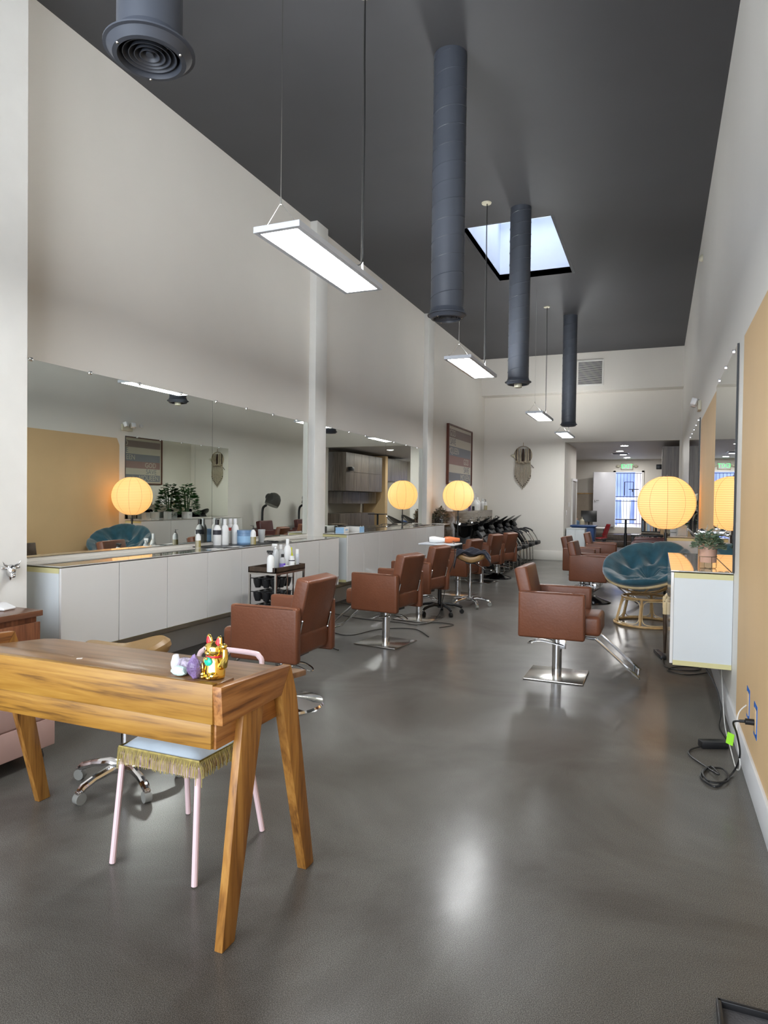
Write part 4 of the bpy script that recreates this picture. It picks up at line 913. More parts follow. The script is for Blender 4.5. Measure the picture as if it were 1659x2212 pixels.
# glove boxes on the second counter
for (x, y, rz, lab) in ((-4.15, 8.52, 8, 'white and blue glove box lying on the second counter by the column'), (-4.12, 8.88, 84, 'white and blue glove box standing end-on beyond the first one')):
    t = thing('glove_box', lab, 'box', (x, y, 1.0305), R_(rz)); b = MB(); b.box((0, 0, .035), (.12, .24, .07), bevel=.002); b.build('carton', M['paper'], t)
    b = MB(); b.box((0, -.118, .035), (.122, .008, .071)); b.build('end_panel', M['lblue'], t); b = MB(); b.box((.0605, .01, .035), (.001, .12, .02)); b.build('printed_strip', M['lblue'], t)
for k, (y, lab) in enumerate(((9.08, 'tiny white bottle beside the glove boxes'), (9.17, 'second tiny white bottle past the glove boxes'))): bottle('sample_bottle', lab, 'bottle', (-4.12, y, 1.0305), .07, .018, M['bottle_w'], M['bottle_w'])
b = MB()
for k in range(5): b.tube(smooth([(-4.05 + .05 * math.sin(k), 11.0 + k * .1, 1.036), (-4.0, 11.3 + .05 * k, 1.05), (-4.12 + .03 * k, 11.7, 1.036), (-4.0, 12.0, 1.036)]), .004, 5)
tag(b.build('coiled_cord', M['label']), 'tangled thin cord lying at the far end of the second counter', 'cord')

# trolley with hanging bowls
t = thing('salon_trolley', 'narrow steel trolley with a dark wooden tray top', 'trolley', (-3.485, 5.70, 0))
b = MB(); zt = .84
b.box((0, 0, zt - .048), (.31, .56, .012)); 
for s in (-1, 1): b.box((s * .149, 0, zt - .025), (.012, .56, .05), bevel=.001, seg=1); b.box((0, s * .274, zt - .025), (.31, .012, .05), bevel=.001, seg=1)
b.build('wooden_tray', M['darkwood'], t)
for sx in (-1, 1):
    for sy in (-1, 1): b = MB(); b.box((sx * .145, sy * .268, .42), (.018, .018, .73)); b.build('leg', M['steel'], t); b = MB(); b.cyl((sx * .145 - .01, sy * .268, .028), (sx * .145 + .01, sy * .268, .028), .028, n=16); b.build('caster', M['black'], t)
for z in (.775, .14):
    b = MB()
    for s in (-1, 1): b.box((s * .145, 0, z), (.014, .53, .016)); b.box((0, s * .268, z), (.29, .014, .016))
    b.build('rail_frame', M['steel'], t)
for y in (-.06, .06): b = MB(); b.box((.145, y, .46), (.012, .014, .62)); b.build('upright', M['steel'], t)
for z in (.73, .60, .47, .34):
    b = MB()
    for x in (-.10, .0, .10): b.tube([(x, -.26, z), (x, .06, z)], .004, 6)
    b.tube([(-.14, -.262, z), (.14, -.262, z)], .005, 6); b.build('hanging_rail', M['black'], t)
bw = None
for zi, z in enumerate((.715, .585, .455, .325)):
    for xi, x in enumerate((-.095, .0, .095)):
        for yi, y in enumerate((-.20, -.09, .02)):
            if bw is None:
                bw = thing('tint_bowl', 'black plastic tint bowl hanging in the trolley rack', 'bowl', (0, 0, 0), 0, 'tint bowls in the trolley rack')
                b = MB(); b.lathe([(0, -.085), (.026, -.085), (.042, -.04), (.047, 0), (.044, 0), (.039, -.038), (.024, -.080), (0, -.080)], n=20); b.build('bowl', M['black'], bw)
                b = MB(); b.box((.056, 0, -.004), (.02, .016, .005), bevel=.001, seg=1); b.build('handle', M['black'], bw); o = bw
            else: o = copy_tree(bw)
            place(o, (-3.485 + x, 5.70 + y, z + .004), R_(70 if yi else -70))
TR = [('spray_bottle', 'white spray bottle with a black trigger on the trolley', -.6254, -3.40, .205, .036, M['bottle_w'], M['black'], 'spray', None, None),
      ('spray_bottle', 'tall clear mist bottle with white head on the trolley', -.6157, -3.52, .25, .034, M['bottle_t'], M['bottle_w'], 'spray', None, None),
      ('shampoo_bottle', 'frosted bottle with a white cap behind the purple one', -.6054, -3.53, .235, .042, M['bottle_t'], M['bottle_w'], 'cap', None, None),
      ('purple_bottle', 'small clear bottle with purple liquid and black cap', -.6017, -3.40, .155, .030, M['bottle_t'], M['black'], 'cap', None, M['purple']),
      ('shampoo_bottle', 'tallest white bottle standing on the trolley', -.5917, -3.48, .29, .038, M['bottle_w'], M['bottle_w'], 'cap', None, None),
      ('neon_bottle', 'neon yellow bottle behind the white tube on the trolley', -.5842, -3.46, .20, .018, M['yellow'], M['yellow'], 'cap', None, None),
      ('product_tube', 'white tube with a black mark at the front of the trolley', -.5832, -3.39, .125, .030, M['bottle_w'], M['bottle_w'], 'tube', (M['label'], .60, .68), None),
      ('product_tube', 'slim white and grey tube at the far end of the trolley', -.5724, -3.41, .185, .020, M['ltgrey'], M['bottle_w'], 'tube', None, None),
      ('product_tub', 'low white jar on the trolley beside the purple bottle', -.5943, -3.36, .045, .026, M['bottle_w'], M['bottle_w'], 'tub', None, None)]
for (k_, lab, rr, X, h, r, bm_, cm, st, band, liq) in TR: bottle(k_, lab, 'bottle' if 'tub' not in k_ else 'container', (X, X / rr, .7995), h, r, bm_, cm, st, band, None, liq)

# potted plant in wire stand, near right cabinet
def leaves(b, c, n, spread, size, seed, up=.5, droop=0.2):
    random.seed(seed)
    for k in range(n):
        a = random.uniform(0, 2 * math.pi); rr = math.sqrt(random.random()); ht = (1 - rr ** 2) * spread[2] * random.uniform(.5, 1.05) + spread[2] * .05 * random.random()
        p = Vector(c) + Vector((math.cos(a) * rr * spread[0], math.sin(a) * rr * spread[1], ht - droop * rr ** 3 * spread[2]))
        d = Vector((math.cos(a + random.uniform(-.8, .8)), math.sin(a + random.uniform(-.8, .8)), random.uniform(-.3, up))).normalized()
        s = d.cross(Vector((0, 0, 1))).normalized() + Vector((0, 0, random.uniform(-.5, .5))); s.normalize(); nn = d.cross(s).normalized()
        L_ = size * random.uniform(.7, 1.25); w_ = L_ * .36
        P = [p, p + d * L_ * .3 + s * w_ * .8 - nn * w_ * .2, p + d * L_ * .62 + s * w_ * .75 - nn * w_ * .25, p + d * L_ - nn * w_ * .5, p + d * L_ * .62 - s * w_ * .75 - nn * w_ * .25, p + d * L_ * .3 - s * w_ * .8 - nn * w_ * .2, p + d * L_ * .45]
        V = [b.bm.verts.new(x) for x in P]
        for i in range(6): b.bm.faces.new((V[6], V[i], V[(i + 1) % 6]))
t = thing('potted_plant', 'leafy grey-green plant in a blush pot on a wire stand', 'plant', (.335, 5.36, 1.031))
b = MB(); b.lathe([(0, .045), (.052, .045), (.055, .05), (.061, .165), (.061, .168), (.056, .168), (.054, .15), (0, .15)], n=40); b.build('pot', M['terra'], t)
b = MB(); b.tube([(.0605 * math.cos(a), .0605 * math.sin(a), .088) for a in [k * math.pi / 16 for k in range(32)]], .002, 6, True)
for a in (R_(20), R_(110), R_(200), R_(290)): b.tube([(.060 * math.cos(a), .060 * math.sin(a), .088), (.060 * math.cos(a), .060 * math.sin(a), .006), (.052 * math.cos(a), .052 * math.sin(a), .002), (0, 0, .002)], .002, 6)
b.build('wire_stand', M['brass'], t)
b = MB(); leaves(b, (0, 0, .16), 440, (.10, .10, .105), .036, 12); b.build('leaves', M['leaf'], t, 30, False)
b = MB(); random.seed(3)
for k in range(22): a = random.uniform(0, 6.28); b.tube([(0, 0, .14), (.04 * math.cos(a), .04 * math.sin(a), .20), (.085 * math.cos(a), .085 * math.sin(a), .21 + .05 * random.random())], .0012, 4)
b.build('stems', M['leafd'], t)
# succulent in a glass vase past the second column, on its small shelf
b = MB(); b.box((-4.16, 13.07, 1.015), (.34, .36, .03), bevel=.002); tag(b.build('wall_shelf', M['gloss']), 'small white shelf behind the second column', 'shelf')
t = thing('succulent_vase', 'trailing succulent in a square glass vase by the second column', 'plant', (-4.14, 13.06, 1.031))
b = MB(); b.box((0, 0, .11), (.19, .19, .22)); b.build('glass_vase', M['glass'], t)
b = MB(); leaves(b, (0, 0, .19), 150, (.15, .15, .12), .07, 5, .6, 1.2); b.build('leaves', M['leafp'], t, 30, False)
b = MB(); random.seed(9)
for k in range(40): b.ball((random.uniform(-.075, .075), random.uniform(-.075, .075), random.uniform(.02, .12)), random.uniform(.012, .02), 8)
o = b.build('pebbles', M['bottle_t'], t); o['kind'] = 'stuff'
# plant and vases on the far right counter (seen in the left mirror)
t = thing('bamboo_plant', 'green leafy bamboo in a white square pot on the far right counter', 'plant', (.24, 11.06, 1.06))
b = MB(); b.box((0, 0, .07), (.15, .15, .14), bevel=.004); b.build('pot', M['white'], t)
b = MB()
for k in range(7): a = k * .9; b.tube([(.03 * math.cos(a), .03 * math.sin(a), .12), (.06 * math.cos(a), .07 * math.sin(a), .42), (.10 * math.cos(a), .14 * math.sin(a), .62)], .007, 6)
b.build('stems', M['leafd'], t)
b = MB(); leaves(b, (0, 0, .30), 340, (.11, .34, .40), .10, 21, .2, .6); b.build('leaves', M['leafd'], t, 30, False)
for (y, lab) in ((10.72, 'square glass vase beside the bamboo pot'), (10.55, 'second square glass vase on the far right counter'), (9.95, 'clear glass jar near the front end of the far right counter'), (10.2, 'clear glass jar behind the first one on the far right counter')):
    b = MB(); b.box((.30, y, 1.13), (.11, .11, .14), bevel=.004); tag(b.build('glass_vase', M['jar']), lab, 'vase')
# emergency light
t = thing('emergency_light', 'white twin-head emergency light high on the right wall', 'emergency light', (XR, 9.62, 2.80))
b = MB(); b.box((-.02, 0, -.03), (.04, .26, .12), bevel=.006); b.build('housing', M['cream'], t)
for s in (-1, 1): b = MB(); b.box((-.08, s * .09, .02), (.07, .09, .09), Euler((0, R_(20), s * R_(20))), bevel=.012); b.build('lamp_head', M['white'], t)
b = MB(); b.box((XR - .012, 10.0, 2.84), (.02, .08, .06), bevel=.004); tag(b.build('wall_sensor', M['white']), 'tiny white sensor beside the emergency light', 'sensor')
b = MB(); b.ball((XR - .01, 9.9, 4.78), (.04, .05, .05), 12); tag(b.build('wall_sprinkler', M['cream']), 'small pale fixture high up on the right wall', 'fixture')
# chrome ornament on the right trim (its partner hangs on the left pier)
t = thing('metal_bird_ornament', 'small polished metal ornament behind the potted plant leaves', 'wall ornament', (.41, 7.0, 1.23))
b = MB(); b.ball((-.02, 0, 0), (.05, .03, .035), 16); b.ball((-.07, -.01, -.02), (.028, .02, .02), 12); b.build('head', M['silverm'], t)
b = MB(); b.tube([(0, 0, .02), (.02, 0, .05), (.015, 0, .08)], [.008, .005, .001], 6); b.build('horn', M['silverm'], t); b = MB(); b.box((.035, 0, 0), (.07, .02, .02)); b.build('bracket', M['silverm'], t)

# ------------------------------------------------------------------ poster on the left wall
t = thing('framed_poster', 'large framed striped poster with slogan lettering on the left wall', 'poster', (XL, 15.1, 1.86))
PW, PH = 2.0, 1.34
b = MB()
b.box((.03, -PW / 2 + .015, PH / 2), (.06, .03, PH)); b.box((.03, PW / 2 - .015, PH / 2), (.06, .03, PH)); b.box((.03, 0, .015), (.06, PW - .06, .03)); b.box((.03, 0, PH - .015), (.06, PW - .06, .03)); b.build('frame', M['frame'], t)
b = MB(); b.box((.025, 0, PH / 2), (.008, PW - .06, PH - .06)); b.build('mount', M['p_cream'], t)
zz = PH - .10
for (m_, hgt) in ((M['p_mauve'], .19), (M['p_cream'], .19), (M['p_slate'], .21), (M['p_red'], .20), (M['p_cream'], .18), (M['p_slate'], .19)):
    b = MB(); b.box((.0305, 0, zz - hgt / 2), (.003, PW - .16, hgt)); b.build('stripe', m_, t); zz -= hgt
def ptext(name, s, y, z, size, m_):
    Mt = Matrix.Translation((.0335, y, z)) @ Matrix(((0, 0, 1, 0), (1, 0, 0, 0), (0, 1, 0, 0), (0, 0, 0, 1)))
    return text(name, s, size, Mt, m_, t, .0008)
z0 = PH - .10
for (s, y, row, m_) in (('GOD', -.62, .095, M['p_cream']), ('SAVE', -.60, .285, M['p_slate']), ('MQUEEN', -.52, .485, M['p_cream']),
                        ('GOD', .52, .69, M['p_cream']), ('SAVE', .55, .88, M['p_slate']), ('MQUEEN', .45, 1.065, M['p_cream'])):
    ptext('lettering', s, y, z0 - row, .20, m_)
b = MB(); b.box((.040, 0, PH / 2), (.002, PW - .06, PH - .06)); 
gl = mat('poster_glazing', (.9, .9, .9), .06, alpha=.07); b.build('glazing', gl, t)

# macrame wall hanging on the back wall
t = thing('macrame_wall_hanging', 'round wire wall hanging with long cloth fringe on the back wall', 'wall hanging', (-3.30, YB, 2.70))
b = MB(); b.tube([(.225 * math.cos(a), -.03, .225 * math.sin(a) * 1.05) for a in [k * math.pi / 20 for k in range(40)]], .008, 6, True); b.tube([(.20 * math.cos(a), -.035, .20 * math.sin(a) * 1.05) for a in [k * math.pi / 20 for k in range(40)]], .004, 6, True); b.tube([(0, -.03, .23), (0, -.03, .33)], .006, 6); b.build('hoop', M['brass'], t)
for k in range(13):
    u = (k - 6) / 6; b = MB(); x = u * .205; ztop = -.20 if abs(u) > .2 else -.16; zb = -.60 - .28 * (1 - abs(u)) ** .8
    b.tube([(x * .9, -.035, ztop + .05), (x, -.04, (ztop + zb) / 2), (x * .98, -.035, zb + .05)], [.008, .0115, .010], 8); b.ball((x * .98, -.035, zb + .02), (.011, .010, .03), 8); o = b.build('fringe_strand', M['jute'], t)
    e = MB(); e.ball((x * .98, -.04, zb + .06), (.014, .013, .02), 8); e.build('knot', M['dark_fibre'], o)
for (x, w_, z_, m_) in ((-.14, .045, .0, 'jute'), (-.07, .05, .03, 'jute'), (0, .055, -.02, 'dark_fibre'), (.07, .05, .03, 'jute'), (.14, .045, .0, 'jute'), (-.17, .02, -.04, 'dark_fibre'), (.17, .025, -.02, 'dark_fibre')):
    b = MB(); b.tube([(x, -.04, .17), (x * 1.03, -.05, 0), (x, -.045, -.20)], [w_ * .4, w_ * .62, w_ * .5], 8); b.build('woven_strip', M[m_], t)
b = MB()
for k in range(7): x = -.16 + k * .053; b.ball((x, -.06, -.17 - .02 * (k % 2)), (.035, .03, .035), 10)
b.build('knotted_band', M['jute'], t)
b = MB(); b.ball((-.27, -.035, .0), (.05, .03, .035), 10); b.ball((-.235, -.035, -.03), (.03, .025, .03), 10); b.build('dried_flower', M['cream'], t)
b = MB(); b.tube([(.21, -.03, -.25), (.28, -.03, -.33)], .008, 6); b.build('driftwood_twig', M['dark_fibre'], t)
# return grille on the bulkhead
t = thing('return_air_grille', 'square white louvred air grille high on the back bulkhead', 'vent', (-1.625, YB - .4, 4.675))
b = MB()
for s in (-1, 1): b.box((s * .30, -.008, 0), (.04, .016, .64), bevel=.003, seg=1); b.box((0, -.008, s * .30), (.60, .016, .04), bevel=.003, seg=1)
b.build('grille_frame', M['trim'], t)
b = MB(); b.box((0, -.001, 0), (.58, .002, .58)); b.build('duct_opening', M['label'], t)
b = MB()
for k in range(24): b.box((0, -.009, -.275 + k * .024), (.57, .014, .004), Euler((R_(35), 0, 0)))
b.build('louvres', M['trim'], t)

# ------------------------------------------------------------------ shampoo stations
b = MB(); b.box((-4.12, 14.98, .635), (.44, 3.34, 1.27), bevel=.004)
tag(b.build('plumbing_wall_unit', M['greywoody']), 'long low grey wood unit behind the black wash basins', 'cabinet')
def wash_station(label):
    t = thing('shampoo_station', label, 'wash station', (0, 0, 0), 0, 'black shampoo stations along the left wall')
    b = MB(); N = 36; rings = []
    for (sx, sy, z, dx) in ((.12, .14, .70, -.02), (.20, .24, .80, 0), (.28, .36, .96, .02), (.33, .405, 1.04, .05), (.315, .39, 1.04, .05), (.24, .30, .95, .02), (.13, .14, .87, 0), (.01, .01, .86, 0)):
        row = []
        for k in range(N):
            a = 2 * math.pi * k / N; c_ = math.cos(a); lip = max(0, c_) ** 5; x = sx * c_ * (1 + .30 * lip * (z > .95)) + dx; zq = z + (.12 * lip if z > .95 else 0) - (.06 * (1 - abs(c_)) if z > 1.0 else 0)
            row.append(b.bm.verts.new((x, sy * math.sin(a), zq)))
        rings.append(row)
    for A, B in zip(rings[:-1], rings[1:]):
        for k in range(N): b.bm.faces.new((A[k], A[(k + 1) % N], B[(k + 1) % N], B[k]))
    b.build('basin', M['blackg'], t)
    b = MB()
    b.tube(smooth([(-.20, .06, 1.02), (-.20, .06, 1.10), (-.17, .05, 1.12), (-.12, .03, 1.10)]), .010, 8); b.tube([(-.21, -.07, 1.02), (-.21, -.07, 1.08)], .014, 8); b.build('tap', M['chrome'], t)
    b = MB(); b.prism([(-.20, -.17, .84), (.12, -.17, .84), (.10, -.17, .45), (.46, -.17, .03), (.50, -.17, 0), (-.20, -.17, 0)], (0, .34, 0), bevel=.01); b.build('pedestal', M['black'], t)
    b = MB(); b.box((.70, 0, .465), (.46, .50, .095), Euler((0, R_(-4), 0)), bevel=.032, seg=4); b.build('seat', M['blackl'], t)
    b = MB(); b.box((.40, 0, .70), (.07, .44, .48), Euler((0, R_(-38), 0)), bevel=.025, seg=3); b.build('backrest', M['blackl'], t)
    b = MB(); b.box((.30, 0, .93), (.06, .30, .11), Euler((0, R_(-30), 0)), bevel=.02, seg=3); b.build('head_pad', M['blackl'], t)
    for s in (-1, 1):
        b = MB(); b.tube(smooth([(.36, s * .25, .60), (.40, s * .26, .74), (.52, s * .265, .815), (.68, s * .265, .77), (.80, s * .26, .62), (.86, s * .25, .49)], 5), .011, 8); a_ = b.build('armrest_tube', M['steel'], t)
        e = MB(); e.tube(smooth([(.42, s * .262, .775), (.52, s * .267, .827), (.66, s * .267, .792), (.72, s * .266, .745)], 4), .019, 8); e.build('armrest_pad', M['black'], a_)
        b = MB(); b.tube([(.70, s * .20, .44), (.73, s * .20, .42), (.75, s * .20, .03), (.72, s * .20, .014), (.10, s * .20, .014)], .013, 8); b.build('leg_frame', M['steel'], t)
    return t
WS = wash_station('black shampoo station nearest the camera, partly behind the last brown chairs')
place(WS, (-3.68, 13.45, 0), 0)
for y, lab in ((14.38, 'black shampoo station second from the lantern, with an angular pedestal showing'), (15.22, 'middle black shampoo station of the row'),
               (16.05, 'black shampoo station next to the last one by the back wall'), (16.86, 'black shampoo station closest to the back wall')):
    o = copy_tree(WS); place(o, (-3.68, y, 0), 0, lab)
for (kd, lab, x, y, h, r, bm_, cm, st) in (('pump_jug', 'white gallon jug with tall pump beside the big lantern', -4.15, 15.9, .42, .10, M['bottle_w'], M['bottle_w'], 'jug'), ('pump_jug', 'white jug just behind the tall pump jug', -4.18, 16.2, .32, .08, M['bottle_w'], M['bottle_w'], 'cap'),
        ('pump_bottle', 'amber pump bottle with white top on the wash unit', -3.98, 16.25, .27, .04, M['bottle_w'], M['black'], 'pump'), ('pump_jug', 'last white bottle at the end of the wash unit', -4.12, 16.5, .28, .065, M['bottle_w'], M['bottle_w'], 'cap'),
        ('hairspray_can', 'slim purple grey can on the wash unit by the lantern', -4.10, 15.2, .20, .03, M['ameth'], M['black'], 'cap'), ('hairspray_can', 'short black can on the wash unit', -4.05, 15.35, .10, .03, M['black'], M['black'], 'tube'),
        ('pump_jug', 'white jug at the near end of the wash unit', -4.15, 13.7, .40, .09, M['bottle_w'], M['bottle_w'], 'jug')):
    bottle(kd, lab, 'bottle', (x, y, 1.271), h, r, bm_, cm, st, None, None, M['ambera'] if 'amber' in lab else None)
b = MB(); b.box((-4.12, 14.5, 1.35), (.2, .36, .155), bevel=.01); tag(b.build('tissue_box', M['white']), 'white box on the wash unit hidden behind the lantern', 'box')

# ------------------------------------------------------------------ burgundy dryer chairs on the right
def dryer_chair(label):
    t = thing('dryer_chair', label, 'dryer chair', (0, 0, 0), 0, 'burgundy dryer chairs')
    for s in (-1, 1): b = MB(); b.box((.02, s * .33, .42), (.78, .10, .62), bevel=.025, seg=3); b.build('arm_panel', M['leather2'], t)
    b = MB(); b.box((-.03, 0, .40), (.66, .56, .20), bevel=.03, seg=3); b.build('seat', M['leather2'], t)
    b = MB(); b.box((.31, 0, .64), (.14, .56, .62), Euler((0, R_(10), 0)), bevel=.03, seg=3); b.build('backrest', M['leather2'], t)
    b = MB(); b.box((0, 0, .06), (.6, .6, .11), bevel=.01); b.build('plinth', M['black'], t)
    b = MB(); b.tube(smooth([(.40, 0, .4), (.42, 0, 1.0), (.40, 0, 1.25), (.30, 0, 1.33)]), .03, 10); b.build('hood_pole', M['black'], t)
    b = MB(); b.lathe([(.17, -.10), (.185, 0), (.17, .10), (.12, .18), (.05, .215), (0, .22)], (.12, 0, 1.42), 28, Euler((0, R_(-25), 0))); b.build('dryer_hood', M['smoke'], t)
    b = MB(); b.ball((.22, 0, 1.52), (.10, .10, .10), 16); b.build('hood_motor', M['black'], t)
    return t
DC = dryer_chair('nearer burgundy hood dryer chair beyond the papasan'); place(DC, (-.12, 13.95, 0), 0)
place(copy_tree(DC), (-.12, 15.75, 0), 0, 'farther burgundy hood dryer chair near the back opening')

# ------------------------------------------------------------------ back room
def wcab(name, label, x0, x1, y0, y1, z0, z1, cols, rows, m_, cat='cabinet'):
    t = thing(name, label, cat, ((x0 + x1) / 2, (y0 + y1) / 2, z0)); D, Wd, H = x1 - x0, y1 - y0, z1 - z0
    b = MB(); b.box((.011, 0, H / 2), (D - .022, Wd, H)); b.build('carcass', m_, t)
    for i in range(cols):
        for j in range(rows): b = MB(); b.box((-D / 2 + .010, -Wd / 2 + (i + .5) * Wd / cols, (j + .5) * H / rows), (.02, Wd / cols - .008, H / rows - .008), bevel=.001, seg=1); b.build('door', m_, t)
    return t
wcab('upper_cabinet', 'tall dark grey-wood wall cupboards in the back room', .05, .85, 18.12, 20.95, 1.75, 2.92, 5, 2, M['greywood'])
wcab('upper_cabinet', 'short dark grey-wood cupboards under the tall ones', .32, .85, 18.5, 21.1, 1.36, 1.74, 4, 1, M['greywood'])
wcab('base_cabinet', 'dark grey-wood base counter in the back room', .16, .86, 17.95, 20.6, .0, 1.06, 5, 1, M['greywood'])
wcab('upper_cabinet', 'second pale grey-wood wall cupboard deep in the back room', .12, .85, 21.6, 23.6, 2.15, 2.95, 3, 1, M['greywood'])
b = MB(); b.box((.45, 21.35, 1.5), (.8, .22, 3.0)); tag(b.build('partition_panel', M['tan']), 'narrow tan partition between the back room cupboards', 'partition')
b = MB(); b.box((-.02, 18.35, 2.42), (.13, .16, .12), bevel=.01); tag(b.build('wall_speaker', M['black']), 'small black speaker on the side of the back room cupboards', 'speaker')
t = thing('exit_sign', 'green EXIT sign with two side lamps over the far door', 'exit sign', (-1.09, YE, 2.80))
b = MB(); b.box((0, -.03, 0), (.40, .05, .25), bevel=.006); b.build('sign_body', M['cream'], t)
b = MB(); b.box((0, -.057, 0), (.35, .004, .20)); b.build('face_plate', M['lam'], t)
text('lettering', 'EXIT', .20, Matrix.Translation((0, -.060, 0)) @ Euler((R_(90), 0, 0)).to_matrix().to_4x4(), M['exit'], t, .001)
for s in (-1, 1): b = MB(); b.ball((s * .30, -.06, .01), (.07, .05, .05), 12); b.cyl((s * .19, -.03, 0), (s * .30, -.05, 0), .012, n=8); b.build('lamp_head', M['cream'], t)
for (x, y) in ((-.90, 19.3), (-1.12, 21.3), (-1.10, 22.9), (-1.05, 24.4)):
    t = thing('recessed_downlight', {19.3: 'nearest recessed downlight in the back room ceiling', 21.3: 'second recessed downlight in the back room ceiling', 22.9: 'third recessed downlight in the back room ceiling', 24.4: 'farthest recessed downlight above the exit sign'}[y], 'ceiling light', (x, y, 3.05), 0, 'back room downlights')
    b = MB(); b.lathe([(.09, 0), (.115, -.006), (.12, 0)], n=28); b.build('trim_ring', M['white'], t)
    b = MB(); b.lathe([(0, -.003), (.09, -.003)], n=24); b.build('lens', M['down'], t)
t = thing('ceiling_diffuser', 'square ceiling air diffuser among the back room downlights', 'vent', (-1.15, 22.1, 3.05))
b = MB(); b.box((0, 0, -.008), (.55, .55, .014), bevel=.003); b.build('plate', M['white'], t); b = MB()
for k in range(5): b.box((0, -.2 + k * .1, -.018), (.44, .02, .008))
b.build('slots', M['label'], t)
b = MB(); b.box((-1.65, 24.85, .20), (2.05, 1.28, .40), bevel=.01); b.box((-1.65, 24.0, .10), (2.05, .42, .20), bevel=.01); tag(b.build('stage_step', M['darkwood']), 'dark stepped platform below the far exit door', 'platform')
t = thing('supply_cabinet', 'low white cabinet just inside the back room opening', 'cabinet', (-1.98, 18.0, 0)); b = MB(); b.box((0, 0, .40), (.46, .44, .80)); b.box((0, 0, .81), (.48, .46, .02)); b.build('carcass', M['lam'], t)
for s in (-1, 1): b = MB(); b.box((s * .113, -.225, .40), (.22, .015, .76), bevel=.002); b.build('door', M['lam'], t)
t = thing('laundry_bin', 'dark blue bin standing behind the low white cabinet', 'bin', (-1.86, 18.6, 0)); b = MB(); b.box((0, 0, .42), (.62, .50, .84), bevel=.05, taper=.85); b.build('body', M['blue'], t); b = MB(); b.box((0, 0, .86), (.66, .54, .05), bevel=.02); b.build('lid', M['blue'], t)
t = thing('work_desk', 'desk with a black monitor at the left of the back room', 'desk', (-2.05, 20.9, 0)); b = MB(); b.box((0, 0, .74), (1.2, .7, .03)); b.build('desk_top', M['white'], t)
for sx in (-1, 1):
    for sy in (-1, 1): b = MB(); b.box((sx * .56, sy * .31, .365), (.04, .04, .72)); b.build('leg', M['black'], t)
t = thing('computer_monitor', 'black computer monitor tilted on the back room desk', 'monitor', (-1.95, 20.95, .755)); b = MB(); b.box((0, 0, .32), (.46, .04, .34), Euler((R_(-12), 0, R_(8))), bevel=.006); b.build('screen', M['black'], t); b = MB(); b.cyl((0, .02, 0), (0, .02, .25), .02, n=10); b.lathe([(0, .015), (.1, .012), (.11, 0)], n=20); b.build('stand', M['black'], t)
bottle('pump_bottle', 'blue bottle on the back room desk', 'bottle', (-2.30, 20.7, .756), .26, .10, M['bottle_b'], M['terra'], 'cap'); bottle('pump_bottle', 'pale pump bottle beside the monitor on the desk', 'bottle', (-2.12, 20.68, .756), .30, .07, M['cream'], M['cream'], 'pump')
t = thing('shell_chair', 'dark red moulded shell chair by the back room desk', 'chair', (-1.60, 20.2, 0), R_(20)); b = MB()
n = 16; G = []
for i in range(n + 1):
    s_ = i / n; row = []
    cx, cz = (( -.22 + .40 * s_ / .5, .45 - .03 * math.sin(math.pi * s_ / .5)) if s_ < .5 else (.18 + .14 * (s_ - .5) / .5, .45 + .42 * ((s_ - .5) / .5) ** .9))
    for j in range(13): v = j / 12 * 2 - 1; ww = .23 * (1 - .25 * s_ ** 3); row.append(b.bm.verts.new((cx - .05 * v * v * (s_ > .5), v * ww, cz + .05 * v * v * (s_ < .6))))
    G.append(row)
for i in range(n):
    for j in range(12): b.bm.faces.new((G[i][j], G[i + 1][j], G[i + 1][j + 1], G[i][j + 1]))
o = b.build('seat_shell', M['redshell'], t, 80, False); md = o.modifiers.new('s', 'SOLIDIFY'); md.thickness = .012
for sx in (-1, 1):
    for sy in (-1, 1): b = MB(); b.tube([(sx * .08, sy * .08, .42), (sx * .2, sy * .2, 0)], .008, 6); b.build('leg', M['chrome'], t)
t = thing('pinboard', 'wood-framed pinboard leaning behind the back room desk', 'board', (-2.15, YE - .12, 1.1)); b = MB(); b.box((-.15, 0, .2), (1.0, .02, 1.0)); b.build('panel', M['board'], t); b = MB()
b.box((-.15, -.015, .72), (1.06, .03, .04)); b.box((-.67, -.015, .2), (.04, .03, 1.06)); b.box((.37, -.015, .2), (.04, .03, 1.06)); b.build('frame', M['rattan'], t)
t = thing('pedestal_table', 'tall thin black pedestal table before the far door', 'table', (-.80, 18.6, 0)); b = MB(); b.box((0, 0, 1.06), (.50, .35, .025), bevel=.006); b.build('table_top', M['black'], t); b = MB(); b.cyl((0, 0, .05), (0, 0, .7), .04, n=12); b.cyl((0, 0, .7), (0, 0, 1.05), .028, n=12); b.build('pole', M['black'], t); star(t, 4, .24, M['black'], M['black'], .08, .4, .014)
t = thing('magazine_table', 'dark low table with papers behind the burgundy chair', 'table', (-.25, 17.25, 0)); b = MB(); b.box((0, 0, .72), (.72, .6, .04), bevel=.004); b.build('table_top', M['black'], t)
for sx in (-1, 1):
    for sy in (-1, 1): b = MB(); b.box((sx * .32, sy * .26, .35), (.05, .05, .70)); b.build('leg', M['black'], t)
for k in range(4): sheet('magazine', ['lowest magazine of the stack on the dark table', 'second magazine of the stack on the dark table', 'third magazine of the stack on the dark table', 'top brown paper folder on the dark table stack'][k], (-.22 + .02 * k, 17.2, .745 + .012 * k), (.42, .34), R_(6 * k - 8), [M['paper'], M['terra'], M['label'], M['jute']][k], 'magazine')
t = thing('low_bookcase', 'low black bookcase against the far wall right of the exit', 'bookcase', (-.08, 25.2, 0)); b = MB(); b.box((0, .14, .5), (.95, .02, 1.0))
for z in (.02, .5, .98): b.box((0, 0, z), (.95, .30, .025))
for x in (-.465, 0, .465): b.box((x, 0, .5), (.02, .30, 1.0))
b.build('carcass', M['black'], t)
